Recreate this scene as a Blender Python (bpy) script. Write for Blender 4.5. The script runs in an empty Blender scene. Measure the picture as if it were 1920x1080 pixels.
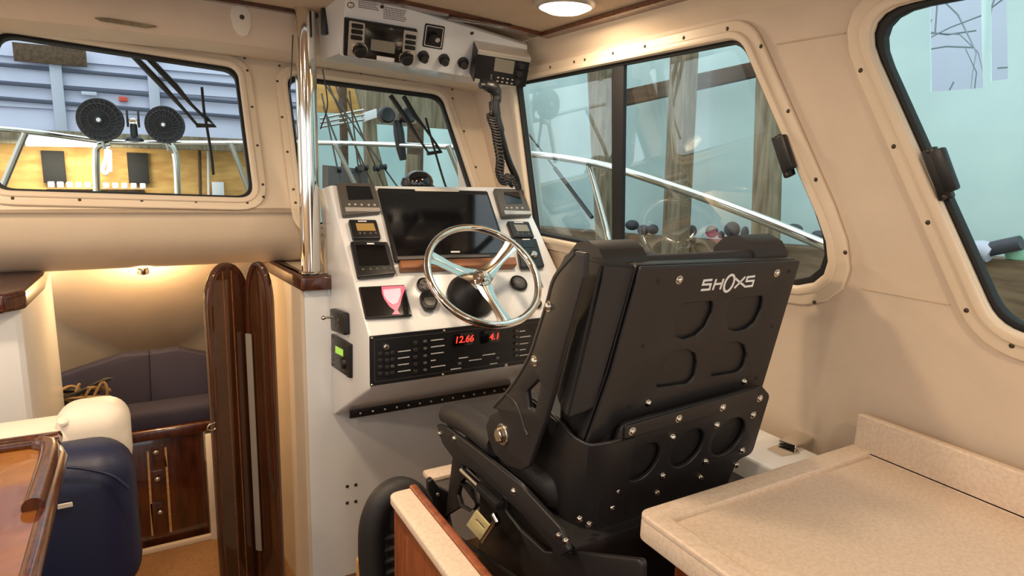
import bpy, bmesh, math, random
from mathutils import Vector as V, Matrix
random.seed(7)
# ---------------------------------------------------------------- camera geometry (measured vanishing points)
FPX = 1200.0; H = 1.5
def _camrot():
    Y = V((257-960, 285-540, FPX)).normalized()
    up = Y.cross(V((1000, 32, 0))).normalized()
    if up.y > 0: up = -up
    X = up.cross(Y).normalized()
    if X.x < 0: X = -X
    return Matrix((X, Y, up))
RC = _camrot()
EYE = V((0, 0, H))
def ray(px, py): return RC @ V(((px-960)/FPX, (py-540)/FPX, 1))
def at(px, py, axis, val):
    """measured point: where the sight line meets the plane axis = val (z relative to the eye)"""
    d = ray(px, py); c = (0, 0, 0)
    p = d * (val / d[axis]); return p + EYE
# ---------------------------------------------------------------- camera, world, light, exposure
sc = bpy.context.scene
cam = bpy.data.objects.new('camera', bpy.data.cameras.new('camera'))
bpy.context.collection.objects.link(cam)
cx_, cy_, cz_ = RC @ V((1, 0, 0)), RC @ V((0, -1, 0)), RC @ V((0, 0, -1))
cam.matrix_world = Matrix(((cx_.x, cy_.x, cz_.x, 0), (cx_.y, cy_.y, cz_.y, 0), (cx_.z, cy_.z, cz_.z, H), (0, 0, 0, 1)))
cam.data.sensor_width = 36; cam.data.lens = 36*FPX/1920; cam.data.clip_start = .02
sc.camera = cam
sc.view_settings.view_transform = 'Standard'; sc.view_settings.look = 'None'
sc.view_settings.gamma = 1; sc.view_settings.use_curve_mapping = False
sc.view_settings.exposure = 0.0
w = bpy.data.worlds.new('world'); sc.world = w; w.use_nodes = True
WORLD = (0.78, 0.88, 0.93); WSTR = 2.0
bg = w.node_tree.nodes['Background']; bg.inputs[0].default_value = (*WORLD, 1); bg.inputs[1].default_value = WSTR
DOME_W = 8.0; LAMP_COL = (1.0, .76, .52)
# ---------------------------------------------------------------- helpers
COL = bpy.context.collection
ORI = {}
def lin(c): return tuple(((x/255)/12.92 if x/255 <= .04045 else ((x/255+.055)/1.055)**2.4) for x in c)
def mat(name, rgb, rough=.5, metal=0, noise=0, nscale=20, bump=0, bscale=200, emit=None, estr=0, coat=0, spec=.5, trans=0, rgb2=None, stretch=None, alpha=None):
    m = bpy.data.materials.new(name); m.use_nodes = True; nt = m.node_tree; b = nt.nodes['Principled BSDF']
    c = lin(rgb); b.inputs['Base Color'].default_value = (*c, 1)
    b.inputs['Roughness'].default_value = rough; b.inputs['Metallic'].default_value = metal
    b.inputs['Specular IOR Level'].default_value = spec
    if coat: b.inputs['Coat Weight'].default_value = coat; b.inputs['Coat Roughness'].default_value = .06
    if emit: b.inputs['Emission Color'].default_value = (*lin(emit), 1); b.inputs['Emission Strength'].default_value = estr
    tc = nt.nodes.new('ShaderNodeTexCoord')
    src = tc.outputs['Object']
    if stretch:
        mp = nt.nodes.new('ShaderNodeMapping'); mp.inputs['Scale'].default_value = stretch
        nt.links.new(src, mp.inputs[0]); src = mp.outputs[0]
    if noise or rgb2:
        n = nt.nodes.new('ShaderNodeTexNoise'); n.inputs['Scale'].default_value = nscale; n.inputs['Detail'].default_value = 6
        nt.links.new(src, n.inputs['Vector'])
        r = nt.nodes.new('ShaderNodeValToRGB')
        c2 = lin(rgb2) if rgb2 else tuple(max(0, x*(1-noise)) for x in c)
        r.color_ramp.elements[0].color = (*c2, 1); r.color_ramp.elements[1].color = (*c, 1)
        r.color_ramp.elements[0].position = .32; r.color_ramp.elements[1].position = .62
        nt.links.new(n.outputs[0], r.inputs[0]); nt.links.new(r.outputs[0], b.inputs['Base Color'])
    if bump:
        n2 = nt.nodes.new('ShaderNodeTexNoise'); n2.inputs['Scale'].default_value = bscale; n2.inputs['Detail'].default_value = 4
        nt.links.new(tc.outputs['Object'], n2.inputs['Vector'])
        bm_ = nt.nodes.new('ShaderNodeBump'); bm_.inputs['Strength'].default_value = bump; bm_.inputs['Distance'].default_value = .002
        nt.links.new(n2.outputs[0], bm_.inputs['Height']); nt.links.new(bm_.outputs[0], b.inputs['Normal'])
    return m
def glassmat(name, tint, refl=1.0):
    m = bpy.data.materials.new(name); m.use_nodes = True; nt = m.node_tree; nt.nodes.clear()
    o = nt.nodes.new('ShaderNodeOutputMaterial'); t = nt.nodes.new('ShaderNodeBsdfTransparent'); g = nt.nodes.new('ShaderNodeBsdfGlossy')
    t.inputs[0].default_value = (*tint, 1); g.inputs['Roughness'].default_value = .01
    f = nt.nodes.new('ShaderNodeFresnel'); f.inputs[0].default_value = 1.45
    mu = nt.nodes.new('ShaderNodeMath'); mu.operation = 'MULTIPLY'; mu.inputs[1].default_value = refl
    mx = nt.nodes.new('ShaderNodeMixShader')
    nt.links.new(f.outputs[0], mu.inputs[0]); nt.links.new(mu.outputs[0], mx.inputs[0])
    nt.links.new(t.outputs[0], mx.inputs[1]); nt.links.new(g.outputs[0], mx.inputs[2]); nt.links.new(mx.outputs[0], o.inputs[0])
    return m
def new_mesh(bm, name='m', smooth=35):
    bmesh.ops.recalc_face_normals(bm, faces=bm.faces)
    for f in bm.faces: f.smooth = True
    lim = math.radians(smooth)
    for e in bm.edges:
        if len(e.link_faces) == 2: e.smooth = e.calc_face_angle(0) < lim
    me = bpy.data.meshes.new(name); bm.to_mesh(me); bm.free(); return me
def join(*ms):
    bm = bmesh.new()
    for m in ms: bm.from_mesh(m)
    me = bpy.data.meshes.new('j'); bm.to_mesh(me); bm.free(); return me
def box(c, s, bev=.003, seg=2, M=None):
    bm = bmesh.new(); bmesh.ops.create_cube(bm, size=1)
    for v in bm.verts: v.co = V((v.co.x*s[0], v.co.y*s[1], v.co.z*s[2]))
    if bev: bmesh.ops.bevel(bm, geom=list(bm.edges), offset=min(bev, min(s)*.49), segments=seg, affect='EDGES', profile=.5)
    T = Matrix.Translation(V(c)) if M is None else M @ Matrix.Translation(V(c))
    bm.transform(T); return new_mesh(bm)
def spline(pts, n=8, closed=False):
    pts = [V(p) for p in pts]; out = []
    N = len(pts); rng = N if closed else N-1
    for i in range(rng):
        p0 = pts[(i-1) % N] if (closed or i > 0) else pts[0]*2-pts[1]
        p1 = pts[i]; p2 = pts[(i+1) % N]
        p3 = pts[(i+2) % N] if (closed or i+2 < N) else pts[-1]*2-pts[-2]
        for k in range(n):
            t = k/n
            out.append(.5*((2*p1)+(p2-p0)*t+(2*p0-5*p1+4*p2-p3)*t*t+(3*p1-p0-3*p2+p3)*t**3))
    if not closed: out.append(pts[-1])
    return out
def tube(pts, r, seg=10, closed=False, sm=0, rads=None):
    pts = [V(p) for p in pts]
    if sm: pts = spline(pts, sm, closed)
    bm = bmesh.new(); rings = []; N = len(pts); prev = None
    for i, p in enumerate(pts):
        a = pts[(i-1) % N] if closed or i else pts[0]; b = pts[(i+1) % N] if closed or i < N-1 else pts[-1]
        t = (b-a).normalized()
        if prev is None:
            prev = t.orthogonal().normalized()
        prev = (prev - t*prev.dot(t)).normalized(); q = t.cross(prev)
        rr = rads[min(len(rads)-1, int(i*len(rads)/N))] if rads else r
        rings.append([bm.verts.new(p + (prev*math.cos(x)+q*math.sin(x))*rr) for x in [2*math.pi*k/seg for k in range(seg)]])
    for i in range(N if closed else N-1):
        A, B = rings[i], rings[(i+1) % N]
        off = 0
        if closed and i == N-1:
            off = min(range(seg), key=lambda o: (A[0].co-B[o].co).length)
        for k in range(seg): bm.faces.new((A[k], A[(k+1) % seg], B[(k+1+off) % seg], B[(k+off) % seg]))
    if not closed: bm.faces.new(rings[0][::-1]); bm.faces.new(rings[-1])
    return new_mesh(bm, smooth=50)
def lathe(prof, origin, axis, seg=24):
    """prof = [(radius, height along axis)]"""
    ax = V(axis).normalized(); a = ax.orthogonal().normalized(); b = ax.cross(a); o = V(origin)
    bm = bmesh.new(); rings = []
    for r, h in prof:
        if r < 1e-6: rings.append([bm.verts.new(o+ax*h)])
        else: rings.append([bm.verts.new(o+ax*h+(a*math.cos(x)+b*math.sin(x))*r) for x in [2*math.pi*k/seg for k in range(seg)]])
    for A, B in zip(rings, rings[1:]):
        for k in range(seg):
            j = (k+1) % seg
            if len(A) == 1 and len(B) == 1: continue
            if len(A) == 1: bm.faces.new((A[0], B[j], B[k]))
            elif len(B) == 1: bm.faces.new((A[k], A[j], B[0]))
            else: bm.faces.new((A[k], A[j], B[j], B[k]))
    for R_ in (rings[0], rings[-1]):
        if len(R_) > 1: bm.faces.new(R_)
    return new_mesh(bm, smooth=40)
def grid(rows, thick=0):
    bm = bmesh.new(); vs = [[bm.verts.new(V(p)) for p in r] for r in rows]
    for a, b in zip(vs, vs[1:]):
        for i in range(len(a)-1): bm.faces.new((a[i], a[i+1], b[i+1], b[i]))
    if thick:
        bmesh.ops.recalc_face_normals(bm, faces=bm.faces)
        bmesh.ops.solidify(bm, geom=list(bm.faces), thickness=thick)
    return new_mesh(bm)
def rp(pts, r=.01, n=6):
    """round the corners of a 2D polygon"""
    out = []; N = len(pts); rs = r if isinstance(r, (list, tuple)) else [r]*N
    for i in range(N):
        a, b, c = V(pts[i-1]), V(pts[i]), V(pts[(i+1) % N])
        u, w_ = a-b, c-b; lu, lw = u.length, w_.length
        if lu < 1e-7 or lw < 1e-7: continue
        u /= lu; w_ /= lw
        ang = u.angle(w_, math.pi)
        if rs[i] <= 0 or ang > 3.1: out.append((b.x, b.y)); continue
        d = min(rs[i]/max(math.tan(ang/2), .05), .48*lu, .48*lw)
        p, q = b+u*d, b+w_*d
        for k in range(n+1):
            t = k/n; x = p*(1-t)**2 + b*2*t*(1-t) + q*t*t
            out.append((x.x, x.y))
    return out
def plate2(outer, holes=(), th=.01, bev=0, z0=0):
    """flat plate between local z0 and z0+th"""
    cu = bpy.data.curves.new('c', 'CURVE'); cu.dimensions = '2D'; cu.fill_mode = 'BOTH'
    for pl in [outer]+list(holes):
        s = cu.splines.new('POLY'); s.points.add(len(pl)-1)
        for i, p in enumerate(pl): s.points[i].co = (p[0], p[1], 0, 1)
        s.use_cyclic_u = True
    bev = min(bev, th*.49); cu.extrude = th/2-bev; cu.bevel_depth = bev; cu.bevel_resolution = 2; cu.offset = -bev
    o = bpy.data.objects.new('t', cu); COL.objects.link(o); dg = bpy.context.evaluated_depsgraph_get(); dg.update()
    me = bpy.data.meshes.new_from_object(o.evaluated_get(dg)); bpy.data.objects.remove(o); bpy.data.curves.remove(cu)
    me.materials.clear()
    me.transform(Matrix.Translation((0, 0, z0+th/2)))
    bm = bmesh.new(); bm.from_mesh(me); bmesh.ops.remove_doubles(bm, verts=bm.verts, dist=1e-6); bpy.data.meshes.remove(me)
    return new_mesh(bm, smooth=30)
def textmesh(s, size, th=.0006, font_shear=0):
    cu = bpy.data.curves.new('t', 'FONT'); cu.body = s; cu.size = size; cu.extrude = th/2; cu.align_x = 'CENTER'; cu.align_y = 'CENTER'; cu.shear = font_shear
    o = bpy.data.objects.new('t', cu); COL.objects.link(o); dg = bpy.context.evaluated_depsgraph_get(); dg.update()
    me = bpy.data.meshes.new_from_object(o.evaluated_get(dg)); bpy.data.objects.remove(o); bpy.data.curves.remove(cu)
    me.materials.clear(); return me
class Plane:
    """a real plane in the boat; p0 uses eye-relative z; n = u x v points to the viewer's side"""
    def __init__(s, p0, u, v):
        s.p0 = V(p0)+EYE; s.u = V(u).normalized(); s.v = V(v).normalized(); s.n = s.u.cross(s.v).normalized(); s.v = s.n.cross(s.u)
        s.M = Matrix(((s.u.x, s.v.x, s.n.x, s.p0.x), (s.u.y, s.v.y, s.n.y, s.p0.y), (s.u.z, s.v.z, s.n.z, s.p0.z), (0, 0, 0, 1)))
    def q(s, px, py):
        d = ray(px, py); t = (s.p0-EYE).dot(s.n)/d.dot(s.n); p = EYE+d*t-s.p0; return (p.dot(s.u), p.dot(s.v))
    def qs(s, pts): return [s.q(*p) for p in pts]
    def w(s, a, b, c=0): return s.p0+s.u*a+s.v*b+s.n*c
    def wp(s, px, py, c=0): return s.w(*s.q(px, py), c)
    def plate(s, pts, holes=(), th=.01, r=0, bev=0, z0=0, px=True, hr=0):
        o = s.qs(pts) if px else list(pts)
        if r: o = rp(o, r)
        hs = []
        for h in holes:
            h = s.qs(h) if px else list(h)
            if hr: h = rp(h, hr)
            hs.append(h)
        me = plate2(o, hs, th, bev, z0); me.transform(s.M); return me
def link(o): COL.objects.link(o); return o
def tag(o, label=None, cat=None, group=None, kind=None):
    if label: o['label'] = label
    if cat: o['category'] = cat
    if group: o['group'] = group
    if kind: o['kind'] = kind
    return o
def bbox(me):
    xs = [v.co for v in me.vertices]
    return (V([min(c[i] for c in xs) for i in range(3)]), V([max(c[i] for c in xs) for i in range(3)]))
def one(name, me, m, label=None, cat=None, group=None, kind=None):
    """a thing that is one mesh (mesh given in world coordinates)"""
    a, b = bbox(me); c = V(((a.x+b.x)/2, (a.y+b.y)/2, a.z)); me.transform(Matrix.Translation(-c))
    me.materials.clear(); me.materials.append(m); o = bpy.data.objects.new(name, me); o.location = c; link(o); ORI[o.name] = c
    return tag(o, label, cat, group, kind)
def thing(name, base, label=None, cat=None, group=None, kind=None):
    o = bpy.data.objects.new(name, None); o.empty_display_size = .05; o.location = V(base); link(o); ORI[o.name] = V(base)
    return tag(o, label, cat, group, kind)
def part(name, me, m, parent, label=None, share=False):
    po = ORI[parent.name]
    me.transform(Matrix.Translation(-po)); me.materials.clear(); me.materials.append(m)
    o = bpy.data.objects.new(name, me); o.parent = parent; link(o); ORI[o.name] = po
    if label: o['label'] = label
    return o
def inst(name, me, M, parent):
    """a repeat sharing its mesh; M in world coordinates"""
    po = ORI[parent.name]; o = bpy.data.objects.new(name, me); o.parent = parent
    o.matrix_local = Matrix.Translation(-po) @ M; link(o); ORI[o.name] = po; return o
def frameM(p, n, up=V((0, 0, 1))):
    n = V(n).normalized(); u = V(up).cross(n)
    if u.length < 1e-4: u = V((1, 0, 0))
    u.normalize(); v = n.cross(u)
    return Matrix(((u.x, v.x, n.x, p[0]), (u.y, v.y, n.y, p[1]), (u.z, v.z, n.z, p[2]), (0, 0, 0, 1)))
# ---------------------------------------------------------------- materials
M = {}
M['cream'] = mat('cream_gelcoat', (226, 208, 184), .42, noise=.05, nscale=6, bump=.15, bscale=260)
M['liner'] = mat('textured_liner', (218, 199, 178), .62, noise=.06, nscale=8, bump=.35, bscale=420)
M['head'] = mat('headliner', (206, 186, 162), .8, noise=.06, nscale=10, bump=.25, bscale=500)
M['white'] = mat('white_gelcoat', (230, 232, 234), .25, noise=.03, nscale=5, coat=.3)
M['teak'] = mat('varnished_teak', (120, 66, 36), .3, coat=.9, rgb2=(66, 26, 10), nscale=9, stretch=(1, 9, 9), noise=.4)
M['teakdark'] = mat('dark_varnished_teak', (84, 38, 16), .28, coat=1, rgb2=(46, 18, 8), nscale=8, stretch=(9, 9, 1), noise=.4)
M['cherry'] = mat('cherry_wood', (146, 80, 44), .4, coat=.4, rgb2=(112, 54, 26), nscale=7, stretch=(9, 9, 1.2), noise=.4)
M['tablewood'] = mat('burl_table', (164, 108, 50), .25, coat=1, rgb2=(112, 64, 26), nscale=5, noise=.4)
M['oak'] = mat('oak', (206, 164, 104), .5, rgb2=(176, 132, 78), nscale=9, stretch=(9, 1, 9), noise=.3)
M['blackmetal'] = mat('black_powder_coat', (34, 33, 35), .42, bump=.08, bscale=900)
M['blackvinyl'] = mat('black_vinyl', (40, 38, 39), .55, bump=.25, bscale=500)
M['blackplastic'] = mat('black_plastic', (24, 24, 26), .4)
M['screen'] = mat('dark_screen', (14, 14, 17), .12, coat=.5)
M['greyplastic'] = mat('grey_plastic', (84, 80, 76), .45)
M['silver'] = mat('silver_trim', (196, 190, 182), .35, metal=.4)
M['chrome'] = mat('polished_steel', (226, 222, 214), .08, metal=1)
M['steel'] = mat('brushed_steel', (190, 186, 178), .28, metal=1)
M['screw'] = mat('dark_screw', (74, 64, 54), .4, metal=.6)
M['rubber'] = mat('black_gasket', (16, 16, 18), .6)
M['counter'] = mat('stone_laminate', (222, 203, 184), .5, nscale=140, rgb2=(208, 188, 168))
M['navy'] = mat('navy_vinyl', (30, 36, 66), .42, bump=.25, bscale=400)
M['navyfab'] = mat('navy_fabric', (44, 42, 62), .85, bump=.3, bscale=500)
M['cushwhite'] = mat('cream_vinyl', (232, 222, 206), .5, bump=.2, bscale=350)
M['carpet'] = mat('beige_carpet', (150, 112, 74), .95, noise=.2, nscale=90, bump=.6, bscale=300)
M['glass'] = glassmat('window_glass', (.97, .98, .97), .2)
M['tarp'] = mat('white_tarp', (200, 228, 224), .6, noise=.06, nscale=1.2, rgb2=(178, 206, 206))
M['timber'] = mat('old_timber', (142, 130, 106), .8, rgb2=(104, 90, 68), nscale=6, stretch=(5, 5, .6), noise=.4)
M['timberdark'] = mat('dark_timber', (98, 76, 54), .8, rgb2=(66, 50, 34), nscale=6, stretch=(5, .6, 5), noise=.4)
M['plank'] = mat('plank', (128, 108, 82), .8, rgb2=(88, 70, 50), nscale=5, stretch=(5, .8, 5), noise=.4)
M['ply'] = mat('plywood', (226, 178, 104), .7, rgb2=(196, 142, 74), nscale=4, stretch=(1, 1, 3), noise=.3)
M['siding'] = mat('white_siding', (206, 210, 232), .5, noise=.06, nscale=3)
M['sidedark'] = mat('siding_shadow_gap', (88, 94, 112), .7)
M['batten'] = mat('siding_batten', (196, 202, 218), .5)
M['concrete'] = mat('concrete', (120, 118, 112), .9, noise=.2, nscale=8)
M['floor'] = mat('teak_sole', (120, 84, 52), .5, rgb2=(90, 60, 36), nscale=8, stretch=(9, 1, 9))
M['red'] = mat('red_tape', (214, 78, 60), .6)
M['gold'] = mat('zinc_plate', (232, 222, 170), .35, metal=.1)
M['print'] = mat('grey_print', (120, 112, 106), .7)
M['whiteprint'] = mat('white_print', (230, 230, 230), .6)
M['ventgrey'] = mat('vent_dark', (58, 56, 54), .95, spec=.1)
M['oakdark'] = mat('oiled_teak', (150, 98, 62), .4, rgb2=(118, 70, 42), nscale=8, stretch=(1, 9, 9))
M['lcd'] = mat('grey_lcd', (134, 130, 118), .3)
M['lcdgold'] = mat('amber_lcd', (170, 140, 84), .3)
M['green'] = mat('green_lcd', (150, 200, 60), .3, emit=(150, 210, 60), estr=.6)
M['redled'] = mat('red_led', (255, 40, 30), .4, emit=(255, 50, 36), estr=3)
M['pink'] = mat('pink_screen', (230, 90, 120), .3, emit=(240, 96, 128), estr=.35)
M['pinkw'] = mat('pale_screen', (245, 170, 188), .3, emit=(250, 180, 196), estr=.45)
M['lampglow'] = mat('lamp_lens', (255, 244, 220), .4, emit=(255, 238, 205), estr=6)
M['tubeglow'] = mat('tube_lens', (255, 255, 255), .4, emit=(225, 245, 240), estr=5)
M['smoke'] = mat('smoked_panel', (78, 44, 24), .12, coat=1, rgb2=(60, 32, 16), nscale=3, noise=.2)
M['rope'] = mat('brown_net', (140, 116, 84), .8)
M['buoy'] = mat('grey_rubber', (66, 70, 78), .6)
M['mint'] = mat('mint_plastic', (150, 210, 180), .5)
M['bark'] = mat('bark', (150, 160, 164), .9)
M['hinge'] = mat('dull_hinge', (164, 154, 142), .5, metal=.2)
M['ground'] = mat('ground', (110, 108, 100), .95, noise=.2, nscale=3)
# ---------------------------------------------------------------- reference planes of the boat
CAMB = lambda x: .50 - .05*(x/1.26)**2            # cambered headliner, eye-relative
SW = Plane((1.38, 0, -.27), (0, -1, 0), (-.1, 0, 1))     # starboard wall
WS = Plane((0, 2.50, -.13), (1, 0, 0), (0, .4, 1))       # reverse-raked windshield
DF = Plane((0, 2.30, -.095), (1, 0, 0), (0, .45, .432))  # sloping dash
PF = Plane((0, 1.85, -.60), (1, 0, 0), (0, 0, 1))        # breaker panel face
CS = Plane((.577, 2.1, -.5), (0, -1, 0), (0, 0, 1))      # console port side: n = -x
BK = Plane((0, 2.33, -.5), (1, 0, 0), (0, 0, 1))         # helm bulkhead
SB = Plane((0, .84, -.17), (1, 0, 0), (0, -.053, .30))   # seat back shell
CB = Plane((0, .815, -.17), (1, 0, 0), (0, -.053, .30))  # seat carrier, aft of the shell
SS = Plane((.645, 1.1, -.5), (0, -1, 0), (0, 0, 1))      # seat side plane, n = -x
def zplane(z): return Plane((0, 0, z), (1, 0, 0), (0, 1, 0))
def yplane(y): return Plane((0, y, 0), (1, 0, 0), (0, 0, 1))
def xplane(x): return Plane((x, 0, 0), (0, -1, 0), (0, 0, 1))
def offs(poly, d):
    """grow (d>0) a 2D polygon outward"""
    N = len(poly); area = sum(poly[i-1][0]*poly[i][1]-poly[i][0]*poly[i-1][1] for i in range(N)); s = 1 if area > 0 else -1
    out = []
    for i in range(N):
        a, b, c = V(poly[i-1]), V(poly[i]), V(poly[(i+1) % N])
        e1 = (b-a).normalized(); e2 = (c-b).normalized()
        n1 = V((e1.y, -e1.x))*s; n2 = V((e2.y, -e2.x))*s; m = (n1+n2)
        k = d/max(.3, (1+n1.dot(n2))/1.0); p = b+m*k; out.append((p.x, p.y))
    return out
SCREW = lathe([(0, .0025), (.003, .0022), (.0045, .001), (.005, 0)], (0, 0, 0), (0, 0, 1), 10); SCREW.materials.append(M['screw'])
BOLT = lathe([(.0015, .0032), (.0016, .0045), (.004, .004), (.006, .002), (.0062, 0), (.0085, 0), (.0085, -.001)], (0, 0, 0), (0, 0, 1), 14); BOLT.materials.append(M['chrome'])

# ================================================================ SETTING: hull, walls, windows
def window(name, pl, glass_px, corner_r, outer, holes_list, screws, frame_w=.05, extra=None, glow=None):
    """frame flange, gasket and pane on a wall plane; returns opening polygon for the wall"""
    g = pl.qs(glass_px) if glass_px and len(glass_px[0]) == 2 and outer == 'px' else glass_px
    op = rp(g, corner_r)
    t = thing(name, pl.w(*g[0]), kind='structure')
    ga = offs(g, .004)
    part('window_glass', plate2(rp(offs(g, .012), corner_r), (), .004, 0, -.02).copy(), M['glass'], t)
    me = t.children[0].data; me.transform(Matrix.Translation(ORI[t.name])); me.transform(pl.M); me.transform(Matrix.Translation(-ORI[t.name]))
    def p(nm, o, h, th, bev, z0, m):
        me = plate2(o, [h], th, bev, z0); me.transform(pl.M); return part(nm, me, m, t)
    # inner step of the frame, then the flange lying on the wall
    big = [r_+frame_w for r_ in corner_r] if isinstance(corner_r, (list, tuple)) else corner_r+frame_w
    mid = [r_+frame_w*.45 for r_ in corner_r] if isinstance(corner_r, (list, tuple)) else corner_r+frame_w*.45
    p('window_gasket', rp(offs(g, .006), corner_r), rp(offs(g, -.007), corner_r), .022, .002, -.022, M['rubber'])
    p('window_frame', rp(offs(g, frame_w), big), rp(offs(g, .003), corner_r), .012, .005, 0, M['cream'])
    p('window_frame', rp(offs(g, frame_w*.5), mid), rp(offs(g, .005), corner_r), .019, .006, 0, M['cream'])
    for s in screws:
        inst('screw', SCREW, Matrix.Translation(pl.wp(*s, .012)) @ pl.M.to_3x3().to_4x4(), t)
    return t, rp(offs(g, .004), corner_r)

# --- starboard wall with two windows
w2 = [(969, 157), (1393, 74), (1601, 556), (1004, 438)]
t2, hole2 = window('window_2', SW, w2, [.02, .07, .12, .03], 'px', None,
    [(995,134),(1037,126),(1082,116),(1102,112),(1155,100),(1215,87),(1288,71),(1370,54),(1433,87),(1484,208),(1536,336),(1591,472),(1533,565),(1003,455)], .05)
a3 = SW.q(1645, 52); b3 = SW.q(1905, 612)
g3 = [SW.q(1622, 35), (-.0, SW.q(1622, 35)[1]+.0), (.55, SW.q(1880, 628)[1]-.0), SW.q(1898, 628)]
_a, _b = V(SW.q(1657, 117)), V(SW.q(1860, 570)); _t = SW.q(1725, 6)[1]; _u = SW.q(1905, 618)[1]
_l = lambda y_: (_a.x+(_b.x-_a.x)*(y_-_a.y)/(_b.y-_a.y), y_)
g3 = [_l(_t), (.35, _t), (.35, _u), _l(_u)]
t3, hole3 = window('window_3', SW, g3, [.07, .05, .05, .09], 'local', None,
    [(1620,132),(1682,274),(1746,416),(1818,580),(1903,646)], .055)
zt = SW.q(1300, 30)
wallpoly = [(-2.9, -1.4), (1.3, -1.4), (1.3, .66), (-2.9, .66)]
me = plate2(wallpoly, [hole2, hole3], .03, 0, -.03); me.transform(SW.M)
wr = one('wall_right', me, M['liner'], kind='structure')
# window 2: sliding mullion and track, latch
t = t2
ml = SW.qs([(1145,118),(1168,113),(1164,470),(1146,466)])
me = plate2(rp(ml, .002), (), .016, .003, -.018); me.transform(SW.M); part('window_mullion', me, M['rubber'], t)
# seams in the liner
for nm, pts in (('trim_1', [(1456,83),(1585,62)]), ('trim_2', [(1616,541),(1781,571)])):
    one(nm, tube([SW.wp(*p, .0005) for p in pts], .0022, 6), M['head'], kind='structure')
def latch(px, label):
    c = SW.wp(*px, .004)
    R3 = SW.M.to_3x3().to_4x4()
    a, b = px
    th = thing('window_latch', c, label, 'latch')
    ang = math.radians(-24)
    Mx = Matrix.Translation(c) @ R3 @ Matrix.Rotation(math.radians(24), 4, 'Z')
    part('latch_base', box((0, 0, .006), (.026, .105, .016), .004, 2, Mx), M['blackplastic'], th)
    part('latch_lever', box((.022, 0, .024), (.026, .085, .018), .005, 2, Mx), M['blackplastic'], th)
    for s in (-.047, .047): inst('screw', SCREW, Mx @ Matrix.Translation((0, s, .014)), th)
latch((1474, 292), 'black latch on the aft edge of the sliding side window')
latch((1765, 325), 'black latch at the left edge of the rear side window')

# --- windshield wall with panes 1 and helm pane
g1 = [(8, 62), (448, 131), (474, 372), (0, 354)]
g1 = [WS.q(*p) for p in [(-8, 60), (443, 130), (474, 371), (-12, 356)]]
t1, hole1 = window('window_1', WS, g1, [.05, .05, .05, .05], 'local', None,
    [(34,90-45),(125,56),(346,87),(427,100),(458,112),(463,135),(472,203),(482,275),(492,348),(25,374),(150,377),(266,378),(367,380),(463,382),(493,371)], .05)
g4 = [WS.q(*p) for p in [(538, 142), (826, 180), (905, 420), (572, 420)]]
t4, hole4 = window('window_4', WS, g4, [.05, .06, .03, .05], 'local', None,
    [(523,126),(519,155),(528,222),(538,287),(549,357),(553,382),(614,130),(675,140),(756,152),(814,161),(846,170),(847,187),(868,248),(890,315)], .045)
me = plate2([(-1.42, -.09), (1.40, -.34), (1.40, .56), (-1.42, .56)], [hole1, hole4], .03, 0, -.03); me.transform(WS.M)
me = plate2([(-1.42, -.06), (.577, -.06), (.577, -.34), (1.40, -.34), (1.40, .56), (-1.42, .56)], [hole1, hole4], .03, 0, -.03); me.transform(WS.M)
one('wall_front', me, M['cream'], kind='structure')
# trunk below the windshield, curving forward and down to the companionway
prof = [(2.505, -.185), (2.515, -.24), (2.54, -.30), (2.59, -.35), (2.66, -.39), (2.72, -.405), (2.78, -.402), (2.86, -.39), (3.0, -.38)]
pr = spline([V((0, a, b)) for a, b in prof], 4)
rows = [[(x, p.y, p.z+H) for p in pr] for x in (-1.42, -.6, 0, .575)]
one('wall_below_windshield', grid(rows, .015), M['cream'], kind='structure')
def loftbox(sec_a, sec_b, n=1):
    bm = bmesh.new(); A = [bm.verts.new(V(p)) for p in sec_a]; B = [bm.verts.new(V(p)) for p in sec_b]; N = len(A)
    for i in range(N): bm.faces.new((A[i], A[(i+1) % N], B[(i+1) % N], B[i]))
    bm.faces.new(A[::-1]); bm.faces.new(B); return new_mesh(bm, smooth=40)
one('trim_8', tube([(.378, p.y-.002, p.z+H) for p in pr[:24]], .003, 6), M['head'], kind='structure')
one('trunk_end', box((.49, 2.86, H-.41), (.17, .04, .07), .003), M['cream'], kind='structure')
_m = plate2([(.513, 2.343), (.602, 2.343), (.602, 2.84), (.474, 2.84)], (), .012, .002, 0); _m.transform(Matrix.Translation((0, 0, H-.430)))
one('cap_filler', _m, M['cream'], kind='structure')
# --- ceiling with camber, header, trims
rows = []
for y in (-1.3, 0, 1.0, 2.43):
    rows.append([(x, y, CAMB(x)+H+.021) for x in [-1.30+2.60*k/16 for k in range(17)]])
one('ceiling', grid(rows, .02), M['head'], kind='structure')
hd = [[(x, 2.42, CAMB(x)+H+.02), (x, 2.425, CAMB(x)+H-.06), (x, 2.43, CAMB(x)+H-.10), (x, 2.445, CAMB(x)+H-.120), (x, 2.48, CAMB(x)+H-.130), (x, 2.72, CAMB(x)+H-.125)] for x in [-1.34+2.70*k/16 for k in range(17)]]
one('header', grid(hd, .01), M['liner'], kind='structure')
def rail_on_ceiling(nm, pts, wdt, th, m):
    rowA = []
    for (x, y), (dx, dy) in pts:
        rowA.append([(x, y, CAMB(x)+H-.001), (x, y, CAMB(x)+H-th), (x+dx, y+dy, CAMB(x+dx)+H-th), (x+dx, y+dy, CAMB(x+dx)+H-.001)])
    return one(nm, grid(rowA), m, kind='structure')
rail_on_ceiling('trim_3', [((1.24, y), (.045, 0)) for y in (-1.3, 0, 1, 2.0)], .04, .014, M['teak'])
rail_on_ceiling('trim_4', [((x, 1.99), (0, .045)) for x in [-1.24+2.48*k/14 for k in range(15)]], .04, .012, M['teak'])
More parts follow.
